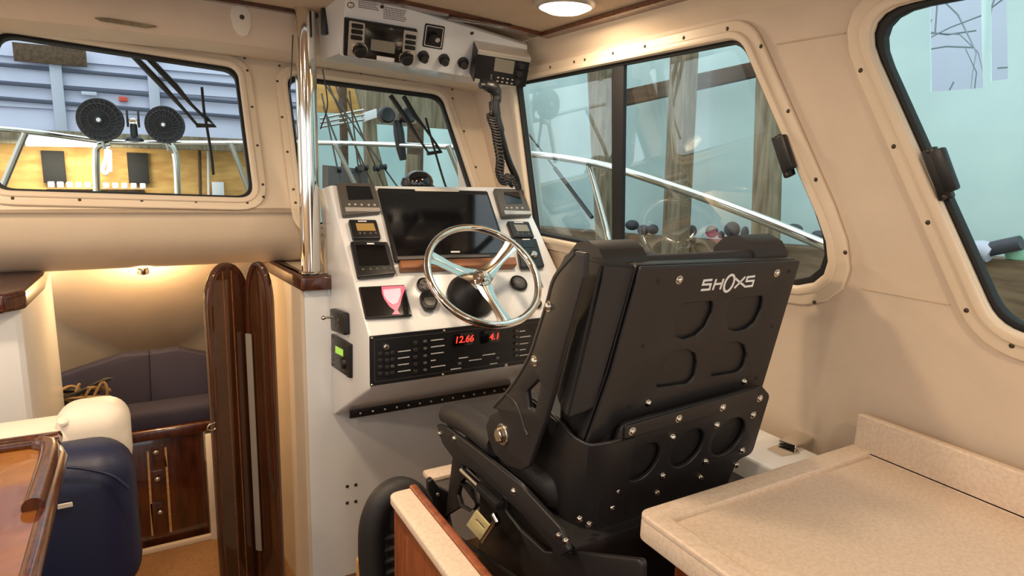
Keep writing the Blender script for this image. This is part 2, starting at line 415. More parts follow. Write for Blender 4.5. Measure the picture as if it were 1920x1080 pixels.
for x0, x1 in ((.60, .74), (.90, 1.12)):
    one('trim_5', box(((x0+x1)/2, 2.0, CAMB((x0+x1)/2)+H-.012), (x1-x0, .03, .012), .002), M['teakdark'], kind='structure')
rail_on_ceiling('trim_7', [((x, 2.385), (0, .03)) for x in [-1.24+2.48*k/14 for k in range(15)]], .04, .012, M['teakdark'])
# cove between ceiling and side wall
cv = [[(1.275, y, .447+H), (1.285, y, .425+H), (1.30, y, .40+H), (1.325, y, .375+H), (1.331, y, .345+H)] for y in (-1.3, 0, 1.2, 2.25)]
one('cove_right', grid(cv, .004), M['cream'], kind='structure')
# --- port wall, aft wall (behind the camera) and floor
XL = Plane((-1.39, 0, 0), (0, 1, 0), (0, 0, 1))
me = plate2([(-1.3, -1.66), (2.5, -1.66), (2.5, .52), (-1.3, .52)], [rp([(-.9, -.3), (.55, -.3), (.55, .32), (-.9, .32)], .08), rp([(.75, -.3), (2.1, -.3), (2.1, .32), (.75, .32)], .08)], .03, 0, -.03); me.transform(XL.M)
one('wall_left', me, M['liner'], kind='structure')
YB = Plane((0, -1.3, 0), (-1, 0, 0), (0, 0, 1))
me = plate2([(-1.4, -1.66), (1.4, -1.66), (1.4, .52), (-1.4, .52)], [rp([(-.30, -1.6), (.45, -1.6), (.45, .38), (-.30, .38)], .06), rp([(.6, -.3), (1.25, -.3), (1.25, .32), (.6, .32)], .06), rp([(-1.25, -.3), (-.45, -.3), (-.45, .32), (-1.25, .32)], .06)], .03, 0, -.03); me.transform(YB.M)
one('wall_back', me, M['liner'], kind='structure')
one('floor', box((.0, .5, -.18), (2.76, 3.66, .04), 0), M['floor'], kind='structure')
zc = at(300, 1030, 1, 3.0).z - H
one('floor_cuddy', box((0, 3.2, H+zc-.02), (1.7, 1.72, .04), 0), M['carpet'], kind='structure')
# --- helm bulkhead + companionway side walls
bkl = [(.487, -1.2), (1.40, -1.2), (1.40, -.05+.5-.14), (1.0, .36), (.577, .30), (.487, .06)]
me = plate2([(.487, -1.2), (1.37, -1.2), (1.37, 0), (.577, 0), (.577, .034), (.487, .034)], (), .04, .004, -.04); me.transform(BK.M)
one('wall_helm_bulkhead', me, M['white'], kind='structure')
rows = [[(.487, 2.33, z+H), (.475, 2.5, z+H), (.455, 2.72, z+H), (.44, 2.95, z+H)] for z in (-1.9, -.466)]
one('wall_companionway_right', grid(rows, .012), M['cream'], kind='structure')
rows = [[(-1.40, 2.345, z+H), (-.352, 2.345, z+H), (-.345, 2.35, z+H), (-.342, 2.36, z+H), (-.335, 2.60, z+H), (-.335, 3.0, z+H)] for z in (-1.5, -.434)]
rows[0] = [(a, b, H-1.9 if i > 1 else H-1.66) for i, (a, b, c) in enumerate(rows[0])]
one('wall_companionway_left', grid(rows, .012), M['white'], kind='structure')
# varnished caps
zp = zplane(-.44)
capR = [(.475, 2.285), (.61, 2.285), (.60, 2.34), (.50, 2.46), (.455, 2.98), (.405, 2.98), (.44, 2.62), (.462, 2.36)]
capR = [(.472, 2.29), (.60, 2.29), (.60, 2.345), (.515, 2.345), (.470, 2.98), (.425, 2.98), (.432, 2.7)]
t = thing('wooden_cap', (.5, 2.5, H-.414), 'varnished wooden cap on the bulkhead corner at the foot of the steel pole', 'wooden trim')
me = plate2(rp(capR, .012), (), .056, .012, 0); me.transform(Matrix.Translation((0, 0, H-.470))); part('cap_rail', me, M['teakdark'], t)
capL = [(-1.39, 2.27), (-.36, 2.27), (-.315, 2.33), (-.30, 2.62), (-.325, 3.08), (-.42, 3.08), (-.44, 2.62), (-.5, 2.46), (-1.39, 2.46)]
t = thing('wooden_cap', (-.6, 2.4, H-.414), 'varnished wooden cap on the port bulkhead, left of the companionway', 'wooden trim')
me = plate2(rp(capL, .02), (), .060, .014, 0); me.transform(Matrix.Translation((0, 0, H-.470))); part('cap_rail', me, M['teakdark'], t)
# ================================================================ CUDDY
Q = Plane((0, 2.98, -.40), (1, 0, 0), (0, -.62, .57))
one('cuddy_ceiling_panel', Q.plate([(20, 470), (540, 470), (540, 500), (333, 648), (230, 658), (20, 560)], th=.012, bev=.003, z0=-.012), M['liner'], kind='structure')
one('cuddy_side_liner', Q.plate([(-120, 470), (560, 470), (560, 720), (-120, 760)], th=.008, z0=-.026), M['cushwhite'], kind='structure')  # paler material stands in for stronger light on the hull sides
rows = [[(-.95, 2.9, z+H), (-.80, 3.5, z+H), (-.35, 3.86, z+H), (.50, 3.86, z+H), (.85, 3.5, z+H), (.95, 2.9, z+H)] for z in (zc, -.35)]
one('wall_cuddy_hull', grid(rows, .012), M['cushwhite'], kind='structure')
yb = 3.22; yp = yplane(yb)
t = thing('bolster_cushion', yp.wp(250, 800), 'navy upholstered backrest with a centre seam in the cuddy', 'cushion')
lft = [(100, 702), (230, 659), (279.5, 655), (285.5, 800), (100, 800)]; rgt = [(279.5, 655), (333, 648), (400, 660), (480, 690), (480, 800), (285.5, 800)]
part('backrest_pad', yp.plate(lft, th=.07, r=.012, bev=.008), M['navyfab'], t); part('backrest_pad', yp.plate(rgt, th=.07, r=.012, bev=.008), M['navyfab'], t)
zb = at(300, 800, 1, 3.02).z-H
one('berth_cushion', box((.05, 3.075, zb+H+.035), (1.1, .15, .10), .03, 4), M['navyfab'], 'dark navy berth cushion on the wooden base in the cuddy', 'cushion')
# berth cabinet with drawers
cabx0 = at(232, 900, 1, 3.0).x; cabx1 = at(387, 900, 1, 3.0).x
t = thing('berth_cabinet', ((cabx0+cabx1)/2, 3.1, zc+H), 'dark varnished cabinet with three small knobs below the berth', 'cabinet')
ztop = zb-.02
part('cabinet_body', box(((cabx0+cabx1)/2-.1, 3.22, (zc+ztop)/2+H), (cabx1-cabx0+.2, .40, ztop-zc), .004), M['teakdark'], t)
part('cabinet_top_rail', box((.03, 3.05, ztop+H-.0), (.76, .14, .05), .012, 3), M['teakdark'], t)
yc = yplane(3.02)
for a, b in ((((275,846),(279,846),(289,1004),(284,1004))), None),((((308,838),(312,838),(323,997),(318,997))), None):
    part('slat', yc.plate(list(a), th=.006, bev=.001, z0=-.002), M['oak'], t)
for i, (a, b) in enumerate([((255, 838), (378, 880)), ((258, 884), (380, 940)), ((262, 944), (383, 1008))]):
    dr = part('drawer_front', yc.plate([(281, a[1]), (306, a[1]-3), (314, b[1]-6), (288, b[1])], th=.005, bev=.001, z0=-.001), M['teakdark'], t)
    c = yc.wp(*[(292,845),(295,895),(300,957)][i], .004)
    part('knob', lathe([(.004, 0), (.004, .008), (.010, .012), (.011, .018), (.006, .023), (0, .024)], c, (0, -1, 0), 14), M['steel'], dr)
one('baseboard_cuddy', box(((cabx0+cabx1)/2, 2.99, zc+H+.012), (cabx1-cabx0+.12, .02, .024), .003), M['cream'], kind='structure')
one('trim_6', box((cabx1+.04, 3.0, (zc+ztop)/2+H-.02), (.07, .05, ztop-zc-.03), .004), M['cushwhite'], kind='structure')
# reading lamp
lp = at(268, 500, 1, 2.90)
t = thing('reading_lamp', (lp.x, 2.93, lp.z), 'small chrome spotlight under the cabin top in the cuddy', 'lamp')
part('lamp_mount', lathe([(.03, 0), (.03, .008), (.01, .012), (.008, .03)], (lp.x, 2.90, lp.z+.03), (0, 0, -1), 18), M['chrome'], t)
part('lamp_head', lathe([(.012, 0), (.018, .006), (.022, .03), (.020, .034), (.016, .030)], (lp.x, 2.90, lp.z+.006), (0, .25, -1), 18), M['chrome'], t)
part('lamp_lens', lathe([(0, 0), (.015, 0), (.015, .002), (0, .002)], (lp.x, 2.907, lp.z-.022), (0, .25, -1), 14), M['lampglow'], t)
ld = bpy.data.lights.new('reading_lamp_light', 'POINT'); ld.energy = 9; ld.color = (1, .66, .32); ld.shadow_soft_size = .02
lo = bpy.data.objects.new('lamp_light', ld); link(lo); lo.parent = t; lo.location = V((lp.x, 2.93, lp.z-.06))-ORI[t.name]
ld = bpy.data.lights.new('cuddy_fill', 'POINT'); ld.energy = 4; ld.color = (1, .72, .42); ld.shadow_soft_size = .05  # unseen lamp added to brighten the cuddy sides
t = thing('cuddy_fill_light', (-.45, 3.0, H-.52), 'added unseen fill lamp on the hidden port side of the cuddy', 'lamp')
part('lamp_lens', lathe([(.04, 0), (.035, -.015), (0, -.022)], (-.45, 3.0, H-.42), (0, 0, 1), 16), M['lampglow'], t)
lo = bpy.data.objects.new('lamp_light', ld); link(lo); lo.parent = t; lo.location = V((-.45, 2.95, H-.50))-ORI[t.name]
# bundle of netting on the berth
random.seed(3)
c0 = at(142, 745, 1, 3.03); pts = []
t = thing('net_bundle', (c0.x, c0.y, c0.z-.05), 'small tangle of brown and black netting on the port side of the berth', 'net')
for k in range(9):
    pts = [c0+V((random.uniform(-.13, .13), random.uniform(-.03, .03), random.uniform(-.07, .06))) for _ in range(6)]
    part('strand', tube(pts, .006, 6, sm=6), M['rope'] if k % 2 else M['blackvinyl'], t)
# companionway doors: two folding leaves with rounded tops
def leaf(p0, p1, zt_, zb_, name, parent, side):
    p0, p1 = V(p0), V(p1); u = (p1-p0); Wd = u.length; u.normalize()
    pl = Plane((p0.x, p0.y, 0), (u.x, u.y, 0), (0, 0, 1)); ht = zt_
    o = []
    for k in range(17):
        a = math.pi*k/16; o.append((Wd/2+math.cos(a)*Wd/2, ht-.16+math.sin(a)*.16))
    o = [(Wd, zb_)] + o + [(0, zb_)]
    d = part('door_leaf', (lambda m_: (m_.transform(pl.M), m_)[1])(plate2(o, (), .022, .006, 0)), M['smoke'], parent)
    inner = [(x*(1-.0)+0, y) for x, y in offs(o, -.018)]
    ring = plate2(offs(o, -.001), [inner], .006, .002, .022); ring.transform(pl.M); part('door_edge', ring, M['teakdark'], d)
    return pl, Wd, d
e0 = at(387, 700, 1, 2.50); e1 = at(466, 700, 1, 2.60); e2 = at(516, 700, 1, 2.345)
zt1 = at(425, 491, 1, 2.55).z-H; 
t = thing('folding_door', (e1.x, e1.y, zc+H), 'varnished dark brown folding companionway door with two round topped leaves', 'door')
plA, WA, dA = leaf((e0.x, e0.y, 0), (e1.x, e1.y, 0), zt1, zc+.01, 'leaf', t, 0)
plB, WB, dB = leaf((e1.x+.012, e1.y-.02, 0), (.415, 2.50, 0), zt1-.0, zc+.01, 'leaf', t, 1)
for fx in (.40, .60):
    m_ = plate2([(WA*fx-.002, zc+.05), (WA*fx+.002, zc+.05), (WA*fx+.002, zt1-.03), (WA*fx-.002, zt1-.03)], (), .002, .0005, .0215); m_.transform(plA.M)
    part('inlay', m_, M['oakdark'], dA)
m_ = box((.014, (at(462, 620, 1, 2.6).z+at(480, 1020, 1, 2.6).z)/2-H, .031), (.026, abs(at(462, 620, 1, 2.6).z-at(480, 1020, 1, 2.6).z), .006), .001, 1, plB.M)
part('piano_hinge', m_, M['hinge'], dB)
hp_ = at(398, 800, 1, 2.48)
part('door_pull', tube([hp_+V((.01, -.002, .016)), hp_+V((-.012, -.012, .012)), hp_+V((-.016, -.012, -.004)), hp_+V((.0, -.006, -.012)), hp_+V((.012, -.002, -.008))], .003, 8, sm=5), M['chrome'], dA)

# ================================================================ HELM CONSOLE
xL, xR = .577, 1.360
t = thing('helm_console', (1.0, 2.1, H-.96), 'white moulded helm console with a sloping dash below the windshield', 'console')
prof = [(2.335, -.96), (2.335, -.02), (2.50, -.16), (2.50, -.12), (2.30, -.095), (1.85, -.527), (1.846, -.70), (2.28, -.935)]
prof = [(2.326, -.955), (2.326, -.5), (2.39, -.30), (2.455, -.115), (2.30, -.095), (1.86, -.525), (1.848, -.545), (1.848, -.69), (1.865, -.71), (2.29, -.945)]
me = plate2([(-(a), b) for a, b in prof], (), xR-xL, .008, 0)
# local (x=-y, y=z, z -> +x)
me.transform(Matrix(((0, 0, 1, xL), (-1, 0, 0, 0), (0, 1, 0, H), (0, 0, 0, 1))))
con = part('console_body', me, M['white'], t)
hs = box((xL+.40, 2.265, H-.945), (.70, .012, .032), .002); part('hinge_strip', hs, M['blackmetal'], t)
for k in range(14): inst('screw', BOLT, frameM((xL+.09+k*.048, 2.259, H-.945), (0, -1, 0)), t)
# lower-left corner rivets on the bulkhead
for p in ((651, 912), (667, 909), (651, 943), (667, 940)):
    pass
rv = thing('bulkhead_rivets', BK.wp(660, 945), 'four dark rivets in a square low on the white bulkhead', 'rivet')
for p in ((651, 912), (667, 909), (651, 943), (667, 940)):
    part('rivet', lathe([(.007, 0), (.006, .003), (.002, .005), (0, .005)], BK.wp(*p), (0, -1, 0), 12), M['screw'], rv)
def Z3(x, y): return (580+x/3.6, 320+y/3.6)
def Z4(x, y): return (600+x/3.6, 560+y/3.6)
def zs(f_, pts): return [f_(*p) for p in pts]
def instrument(name, pl, out, scr, label, cat, m=M['blackplastic'], th=.018, r=.008, sm_=M['screen'], buttons=(), bar=None, z0=0, brow=None, group=None):
    base = pl.wp(*out[-1])
    t_ = thing(name, base, label, cat, group)
    part('housing', pl.plate(out, th=th, r=r, bev=.004, z0=z0), m, t_)
    if scr: part('screen', pl.plate(scr, th=.0015, r=.002, z0=z0+th), sm_, t_)
    for b in buttons:
        part('button', lathe([(.0045, 0), (.0045, .002), (.003, .003), (0, .003)], pl.wp(*b, z0+th), pl.n, 10), M['silver'] if m is not M['blackplastic'] else M['greyplastic'], t_)
    if bar: part('trim_bar', pl.plate(bar, th=.004, r=.002, z0=z0+th), M['silver'], t_)
    if brow: part('maker_mark', pl.plate(brow, th=.0006, z0=z0+th+.0005), M['whiteprint'], t_)
    return t_
instrument('engine_display', DF, zs(Z3, [(180,105),(430,110),(475,300),(220,325)]), zs(Z3, [(240,130),(400,135),(425,220),(258,225)]),
    'grey square engine display at the top left of the dash', 'display', M['greyplastic'], .02,
    buttons=zs(Z3, [(262,255),(302,255),(345,257),(392,258),(432,258)]), bar=zs(Z3, [(232,278),(465,280),(472,302),(240,306)]))
instrument('engine_display', DF, zs(Z3, [(1235,140),(1430,145),(1490,320),(1290,332)]), zs(Z3, [(1300,168),(1400,168),(1425,245),(1322,248)]),
    'grey square engine display at the top right of the dash', 'display', M['greyplastic'], .02,
    buttons=zs(Z3, [(1320,275),(1352,275),(1388,275),(1425,276)]), bar=zs(Z3, [(1300,296),(1482,300),(1488,318),(1308,322)]))
instrument('depth_gauge', DF, zs(Z3, [(258,350),(445,352),(478,478),(290,480)]), zs(Z3, [(305,380),(425,380),(442,430),(318,430)]),
    'small black gauge with an amber screen left of the chartplotter', 'gauge', sm_=M['lcdgold'], buttons=zs(Z3, [(335,446),(365,446),(405,446),(440,444)]), brow=zs(Z3, [(320,362),(378,362),(380,369),(322,369)]))
instrument('autopilot_display', DF, zs(Z3, [(270,498),(520,500),(578,715),(322,742)]), zs(Z3, [(305,525),(500,525),(536,660),(330,665)]),
    'black square display below the amber gauge', 'display', buttons=zs(Z3, [(355,690),(405,688),(450,686),(497,684),(543,684)]), brow=zs(Z3, [(380,512),(428,512),(430,521),(382,521)]))
instrument('speed_gauge', DF, zs(Z3, [(1325,358),(1470,362),(1510,470),(1365,465)]), zs(Z3, [(1368,385),(1455,387),(1475,430),(1390,430)]),
    'small black gauge with a grey screen right of the chartplotter', 'gauge', sm_=M['lcd'], buttons=zs(Z3, [(1395,445),(1425,447),(1470,448)]), brow=zs(Z3, [(1370,367),(1430,368),(1432,374),(1372,373)]))
jp = instrument('autopilot_control', DF, zs(Z3, [(1385,480),(1520,475),(1578,665),(1420,672)]), zs(Z3, [(1420,492),(1500,490),(1515,535),(1432,540)]),
    'black control pad with a round dial at the right edge of the dash', 'control', brow=zs(Z3, [(1425,482),(1475,481),(1477,487),(1427,488)]))
part('dial', lathe([(.016, 0), (.015, .008), (.011, .012), (0, .012)], DF.wp(*Z3(1500, 590), .018), DF.n, 20), M['steel'], jp)
# chartplotter
ch = thing('chartplotter', DF.wp(840, 495), 'large black glass chartplotter screen in the middle of the dash', 'screen')
part('bezel', DF.plate(zs(Z3, [(455,133),(1195,152),(1342,600),(572,628)]), th=.014, r=.008, bev=.004), M['blackplastic'], ch)
part('screen', DF.plate(zs(Z3, [(475,165),(1190,182),(1312,570),(592,592)]), th=.002, r=.003, z0=.0135), M['screen'], ch)
part('trim_bar', DF.plate(zs(Z3, [(583,602),(1205,588),(1210,600),(590,622)]), th=.003, z0=.0145, r=.001), M['greyplastic'], ch)
part('maker_mark', DF.plate(zs(Z3, [(945,563),(1005,562),(1008,571),(948,572)]), th=.001, z0=.0155), M['whiteprint'], ch)
part('top_sticker', DF.plate(zs(Z3, [(700,140),(995,148),(1002,162),(708,157)]), th=.001, z0=.0155), M['cushwhite'], ch)
one('teak_ledge', DF.plate(zs(Z3, [(598,638),(1375,612),(1384,664),(606,692)]), th=.028, r=.003, bev=.004), M['oakdark'], 'narrow teak ledge along the bottom of the chartplotter', 'ledge')
# tablet with a pink picture
tb = thing('tablet_display', DF.wp(*Z3(500, 1000)), 'black framed screen with a pink shape at the lower left of the dash', 'screen')
part('housing', DF.plate(zs(Z3, [(330,795),(635,780),(690,990),(375,1008)]), th=.010, r=.004, bev=.003), M['blackplastic'], tb)
part('screen', DF.plate(zs(Z3, [(342,803),(628,790),(680,982),(382,998)]), th=.001, z0=.010), M['screen'], tb)
pk = [(482,797),(625,790),(645,800),(622,860),(607,920),(590,955),(608,982),(552,984),(572,958),(535,930),(500,880),(485,840)]
part('pink_shape', DF.plate(zs(Z3, pk), th=.0006, z0=.0112), M['pink'], tb)
part('pale_shape', DF.plate(zs(Z3, [(492,818),(608,808),(612,850),(590,905),(560,918),(525,895),(500,860)]), th=.0005, z0=.012), M['pinkw'], tb)
# throttle pad: round switch and oval pad
t = thing('thruster_control', DF.wp(*Z3(790, 950)), 'round and oval black thruster control pad left of the steering wheel', 'control')
part('dial', lathe([(.030, 0), (.030, .008), (.024, .013), (.022, .010), (0, .010)], DF.wp(*Z3(782, 778)), DF.n, 28), M['blackplastic'], t)
for a in range(4):
    q_ = DF.q(*Z3(782, 778)); aa = a*math.pi/2
    part('dial_button', box((q_[0]+math.cos(aa)*.014, q_[1]+math.sin(aa)*.014, .012), (.008, .008, .004), .002, 2, DF.M), M['greyplastic'], t)
part('pad', DF.plate(zs(Z3, [(735,840),(825,835),(860,900),(840,955),(775,960),(745,905)]), th=.022, r=.022, bev=.006), M['blackplastic'], t)
part('pad_cover', DF.plate(zs(Z3, [(757,885),(832,880),(845,915),(825,940),(785,942),(765,915)]), th=.003, r=.014, bev=.001, z0=.022), M['greyplastic'], t)
# ignition / round gauges at right
for p, rr, lab in (((1412, 762), .033, 'round black gauge on the dash right of the steering wheel'), ((1535, 900), .018, 'small round black switch at the lower right corner of the dash')):
    t = thing('round_gauge', DF.wp(*Z3(*p)), lab, 'gauge')
    part('bezel', lathe([(rr, 0), (rr, .006), (rr*.85, .011), (rr*.78, .008), (0, .008)], DF.wp(*Z3(*p)), DF.n, 28), M['blackplastic'], t)
    part('gauge_face', lathe([(rr*.7, 0), (rr*.55, .004), (0, .006)], DF.wp(*Z3(*p), .008), DF.n, 20), M['steel'] if rr < .02 else M['greyplastic'], t)
one('sticker', DF.plate(zs(Z3, [(1535,695),(1548,700),(1580,785),(1538,782)]), th=.0008), M['print'], 'grey triangular sticker on the right edge of the dash', 'sticker')
# steering wheel
wc = V((.958, 1.83, -.357+H)); WP = Plane((wc.x, wc.y, wc.z-H), (1, 0, 0), (0, .695, .72))
t = thing('steering_wheel', wc, 'polished chrome three spoke steering wheel in front of the dash', 'steering wheel')
R_ = .193
part('rim', tube([WP.w(math.cos(a)*R_, math.sin(a)*R_) for a in [2*math.pi*k/72 for k in range(72)]], .0125, 14, closed=True), M['chrome'], t)
def spoke(px, py):
    q_ = V(WP.q(px, py)); d = q_.normalized(); n_ = V((-d.y, d.x))
    rows_ = []
    for s_, wd, dz in ((.02, .030, -.030), (.06, .022, -.030), (.11, .017, -.020), (.155, .020, -.008), (.195, .028, 0)):
        c_ = d*s_; rows_.append([WP.w(c_.x+n_.x*wd*k, c_.y+n_.y*wd*k, dz+.003*(1-k*k)) for k in (-1, -.5, 0, .5, 1)])
    part('spoke', grid(rows_, .005), M['chrome'], t)
for p in ((962, 457), (822, 487), (948, 604)): spoke(*p)
part('hub', lathe([(.034, -.045), (.034, -.024), (.028, -.018), (.020, -.016), (.018, -.006), (.010, -.004), (.009, .002), (0, .003)], wc, WP.n, 28), M['chrome'], t)
dd = (WP.p0-DF.p0).dot(DF.n)
part('shaft', lathe([(.085, -dd), (.085, -dd+.012), (.070, -dd+.03), (.055, -.07), (.035, -.045)], wc, WP.n, 32), M['blackplastic'], t)
# breaker panel
t = thing('breaker_panel', PF.wp(850, 720), 'wide black breaker panel with red digits on the front of the console', 'panel')
bp = [Z4(330,247), Z4(1480,163), Z4(1480,420), Z4(333,592)]
q_ = PF.qs(bp); x0, x1 = q_[0][0], 1.345; y0, y1 = q_[3][1]+.002, q_[0][1]-.002
part('panel_plate', PF.plate([(x0, y0), (x1, y0), (x1, y1), (x0, y1)], th=.006, r=.003, bev=.001, px=False, z0=.002), M['blackplastic'], t)
part('panel_border', PF.plate([(x0+.014, y0+.012), (x1-.014, y0+.012), (x1-.014, y1-.012), (x0+.014, y1-.012)], [[(x0+.0152, y0+.0132), (x1-.0152, y0+.0132), (x1-.0152, y1-.0132), (x0+.0152, y1-.0132)]], th=.0005, px=False, z0=.008), M['greyplastic'], t)
for p in (Z4(345,262), Z4(345,577), Z4(830,212), Z4(822,507), Z4(1248,445)):
    inst('screw', BOLT, frameM(PF.wp(*p, .009), (0, -1, 0)) @ Matrix.Scale(.7, 4), t)
sw = box((0, 0, .004), (.014, .012, .010), .002); sw.materials.append(M['blackvinyl'])
sw2 = box((0, 0, .006), (.012, .009, .010), .003); sw2.materials.append(M['greyplastic'])
def lab(x, y, wd, n=1):
    a = PF.q(*Z4(x, y)); b = PF.q(*Z4(x+wd, y))
    me = None; bm = bmesh.new(); xx = a[0]; k = 0
    random.seed(int(x*7+y))
    while xx < b[0]-.003:
        w_ = random.uniform(.002, .006); r_ = bmesh.ops.create_cube(bm, size=1)
        for v in r_['verts']: v.co = V((xx+w_/2+v.co.x*w_, a[1]+v.co.y*.0034, .0086+v.co.z*.0006))
        xx += w_+.0012
    bm.transform(PF.M); part('printed_words', new_mesh(bm), M['whiteprint'], t)
for i, y in enumerate((270, 318, 367, 415, 462)):
    inst('rocker_switch', sw2, Matrix.Translation(PF.wp(*Z4(700, y+12), .006)) @ PF.M.to_3x3().to_4x4(), t)
    lab(742, [282,326,372,418,462][i]-4, [90,92,90,30,100][i])
    inst('rocker_switch', sw, Matrix.Translation(PF.wp(*Z4(636, y+22), .006)) @ PF.M.to_3x3().to_4x4(), t)
for i, y in enumerate((358, 402, 447, 492)):
    for x in (400, 445): inst('rocker_switch', sw, Matrix.Translation(PF.wp(*Z4(x, y+8), .006)) @ PF.M.to_3x3().to_4x4(), t)
    inst('rocker_switch', sw2 if i == 2 else sw, Matrix.Translation(PF.wp(*Z4(480, y+2), .006)) @ PF.M.to_3x3().to_4x4(), t)
    lab(520, y-4, [85, 85, 72, 86][i])
for y in (215, 255, 300, 340, 378):
    inst('rocker_switch', sw2, Matrix.Translation(PF.wp(*Z4(1315, y), .006)) @ PF.M.to_3x3().to_4x4(), t); lab(1340, y+2, [40,70,60,40,60][(y//40) % 5])
for x, y, w_ in ((930, 398, 65), (998, 414, 90), (1090, 378, 90), (875, 473, 70), (1140, 437, 50)): lab(x, y, w_)
for x, y in ((932, 432), (1188, 395)): inst('rocker_switch', sw2, Matrix.Translation(PF.wp(*Z4(x, y), .006)) @ PF.M.to_3x3().to_4x4(), t)
part('key_switch', lathe([(.009, 0), (.009, .010), (.005, .012), (0, .012)], PF.wp(*Z4(435, 318), .008), (0, -1, 0), 16), M['steel'], t)
for x, y, wd, ht_, txt, lx in ((955, 268, 140, 88, '12.66', 960), (1140, 250, 140, 80, '4.1', 1163)):
    q_ = PF.q(*Z4(x, y)); ww = .072; hh = .044
    mt = part('meter', box((q_[0], q_[1], .010), (ww, hh, .008), .002, 2, PF.M), M['screen'], t)
    tm = textmesh(txt, .032, .001, .15); q2 = PF.q(*Z4(lx, y)); tm.transform(Matrix.Translation((q2[0], q2[1], .0148))); tm.transform(PF.M); part('red_digits', tm, M['redled'], mt)
# side of the console: switch with key and stereo-like meter
t = thing('kill_switch', CS.wp(*Z4(115, 215)), 'small black switch with a metal toggle on the port side of the console', 'switch')
part('housing', CS.plate(zs(Z4, [(105,62),(200,95),(205,245),(115,212)]), th=.022, r=.012, bev=.005), M['blackplastic'], t)
part('toggle', tube([CS.wp(*Z4(135, 120), .02), CS.wp(*Z4(135, 120), .055)], .004, 8), M['steel'], t)
part('toggle_tip', lathe([(0, 0), (.007, .003), (.008, .009), (.005, .014), (0, .015)], CS.wp(*Z4(135, 120), .05), CS.n, 12), M['steel'], t)
for dx, dy in ((0, 0), (25, 10), (0, 40), (25, 50)):
    part('button', lathe([(.006, 0), (.005, .002), (0, .002)], CS.wp(*Z4(140+dx, 130+dy), .022), CS.n, 8), M['greyplastic'], t)
t = thing('stereo_remote', CS.wp(*Z4(100, 450)), 'black remote with a small green screen on the port side of the console', 'control')
part('housing', CS.plate(zs(Z4, [(97,235),(222,308),(222,535),(97,450)]), th=.012, r=.004, bev=.002), M['blackplastic'], t)
part('screen', CS.plate(zs(Z4, [(128,315),(180,342),(180,387),(128,362)]), th=.001, z0=.012), M['green'], t)
part('dial', lathe([(.022, 0), (.020, .012), (0, .014)], CS.wp(*Z4(188, 430), .012), CS.n, 20), M['blackplastic'], t)
for x, y in ((112, 300), (112, 340), (112, 380), (135, 400), (150, 410), (112, 410)): part('button', lathe([(.004, 0), (.003, .002), (0, .002)], CS.wp(*Z4(x, y), .012), CS.n, 8), M['greyplastic'], t)
for x, y in ((108, 255), (210, 318), (210, 520), (108, 440)): inst('screw', SCREW, Matrix.Translation(CS.wp(*Z4(x, y), .012)) @ CS.M.to_3x3().to_4x4(), t)
# compass dome on dash top
cp = at(788, 352, 2, -.115)
cp = V((at(785, 345, 1, 2.37).x, 2.37, H-.106))
t = thing('compass', cp, 'black domed compass on top of the dash below the windshield', 'compass')
part('compass_base', lathe([(.066, 0), (.066, .008), (.058, .014), (.052, .02)], cp, (0, 0, 1), 28), M['blackplastic'], t)
part('compass_dome', lathe([(.056, .015), (.057, .03), (.050, .048), (.034, .062), (.015, .069), (0, .07)], cp, (0, 0, 1), 28), M['screen'], t)
part('compass_hood', lathe([(.024, 0), (.024, .01), (.018, .028), (0, .034)], cp+V((-.052, -.01, .012)), (0, 0, 1), 20), M['blackplastic'], t)
# small antenna puck at the dash's left rear
pk_ = V((at(632, 347, 1, 2.4).x, 2.4, H-.112)); one('antenna_puck', lathe([(.02, 0), (.02, .006), (.006, .012), (.006, .02), (0, .02)], pk_, (0, 0, 1), 16), M['blackplastic'], 'tiny black sensor on the left end of the dash top', 'sensor')

# ================================================================ STEEL POLE
pb = V((.523, 2.36, H-.414))
t = thing('grab_pole', pb, 'thick polished steel grab pole from the wooden cap to the ceiling', 'pole')
rpz = 18/1200*2.36*1.0
part('pole', tube([pb+V((0, 0, .0)), (pb.x, pb.y, H+.53)], rpz, 40), M['chrome'], t)
part('pole_flange', lathe([(rpz+.008, 0), (rpz+.008, .006), (rpz+.001, .010), (rpz, .010)], pb, (0, 0, 1), 36), M['chrome'], t)
for i, dx in enumerate((-.5, .5)):
    pass
one('pole_cable', tube([(pb.x-.045, 2.33, H+.40), (pb.x-.055, 2.33, H+.27), (pb.x-.06, 2.34, H+.2), (pb.x-.045, 2.36, H+.12), (pb.x-.038, 2.36, H+.06)], .0022, 6, sm=6), M['blackplastic'], 'thin black cable hanging left of the steel pole', 'cable')
one('pole_cable', tube([(pb.x+.05, 2.33, H+.30), (pb.x+.062, 2.33, H+.22), (pb.x+.065, 2.34, H+.17), (pb.x+.045, 2.36, H+.10)], .0022, 6, sm=6), M['blackplastic'], 'thin black cable looping right of the steel pole', 'cable')

# ================================================================ OVERHEAD CONSOLE
def Z1(x, y): return (560+x/3.84, y/3.84)
A_ = at(638, 104, 1, 2.18); B_ = at(985, 160, 1, 2.18); C_ = at(652, -14, 1, 2.03)
OC = Plane(tuple(A_-EYE), tuple((B_-A_)), tuple((C_-A_)))
t = thing('overhead_console', A_, 'white overhead electronics panel above the helm windshield', 'panel')
part('panel_face', OC.plate([(638,104), (880,145), (985,163), (989,86), (650,-20)], th=.02, r=.004, bev=.003, z0=-.02), M['white'], t)
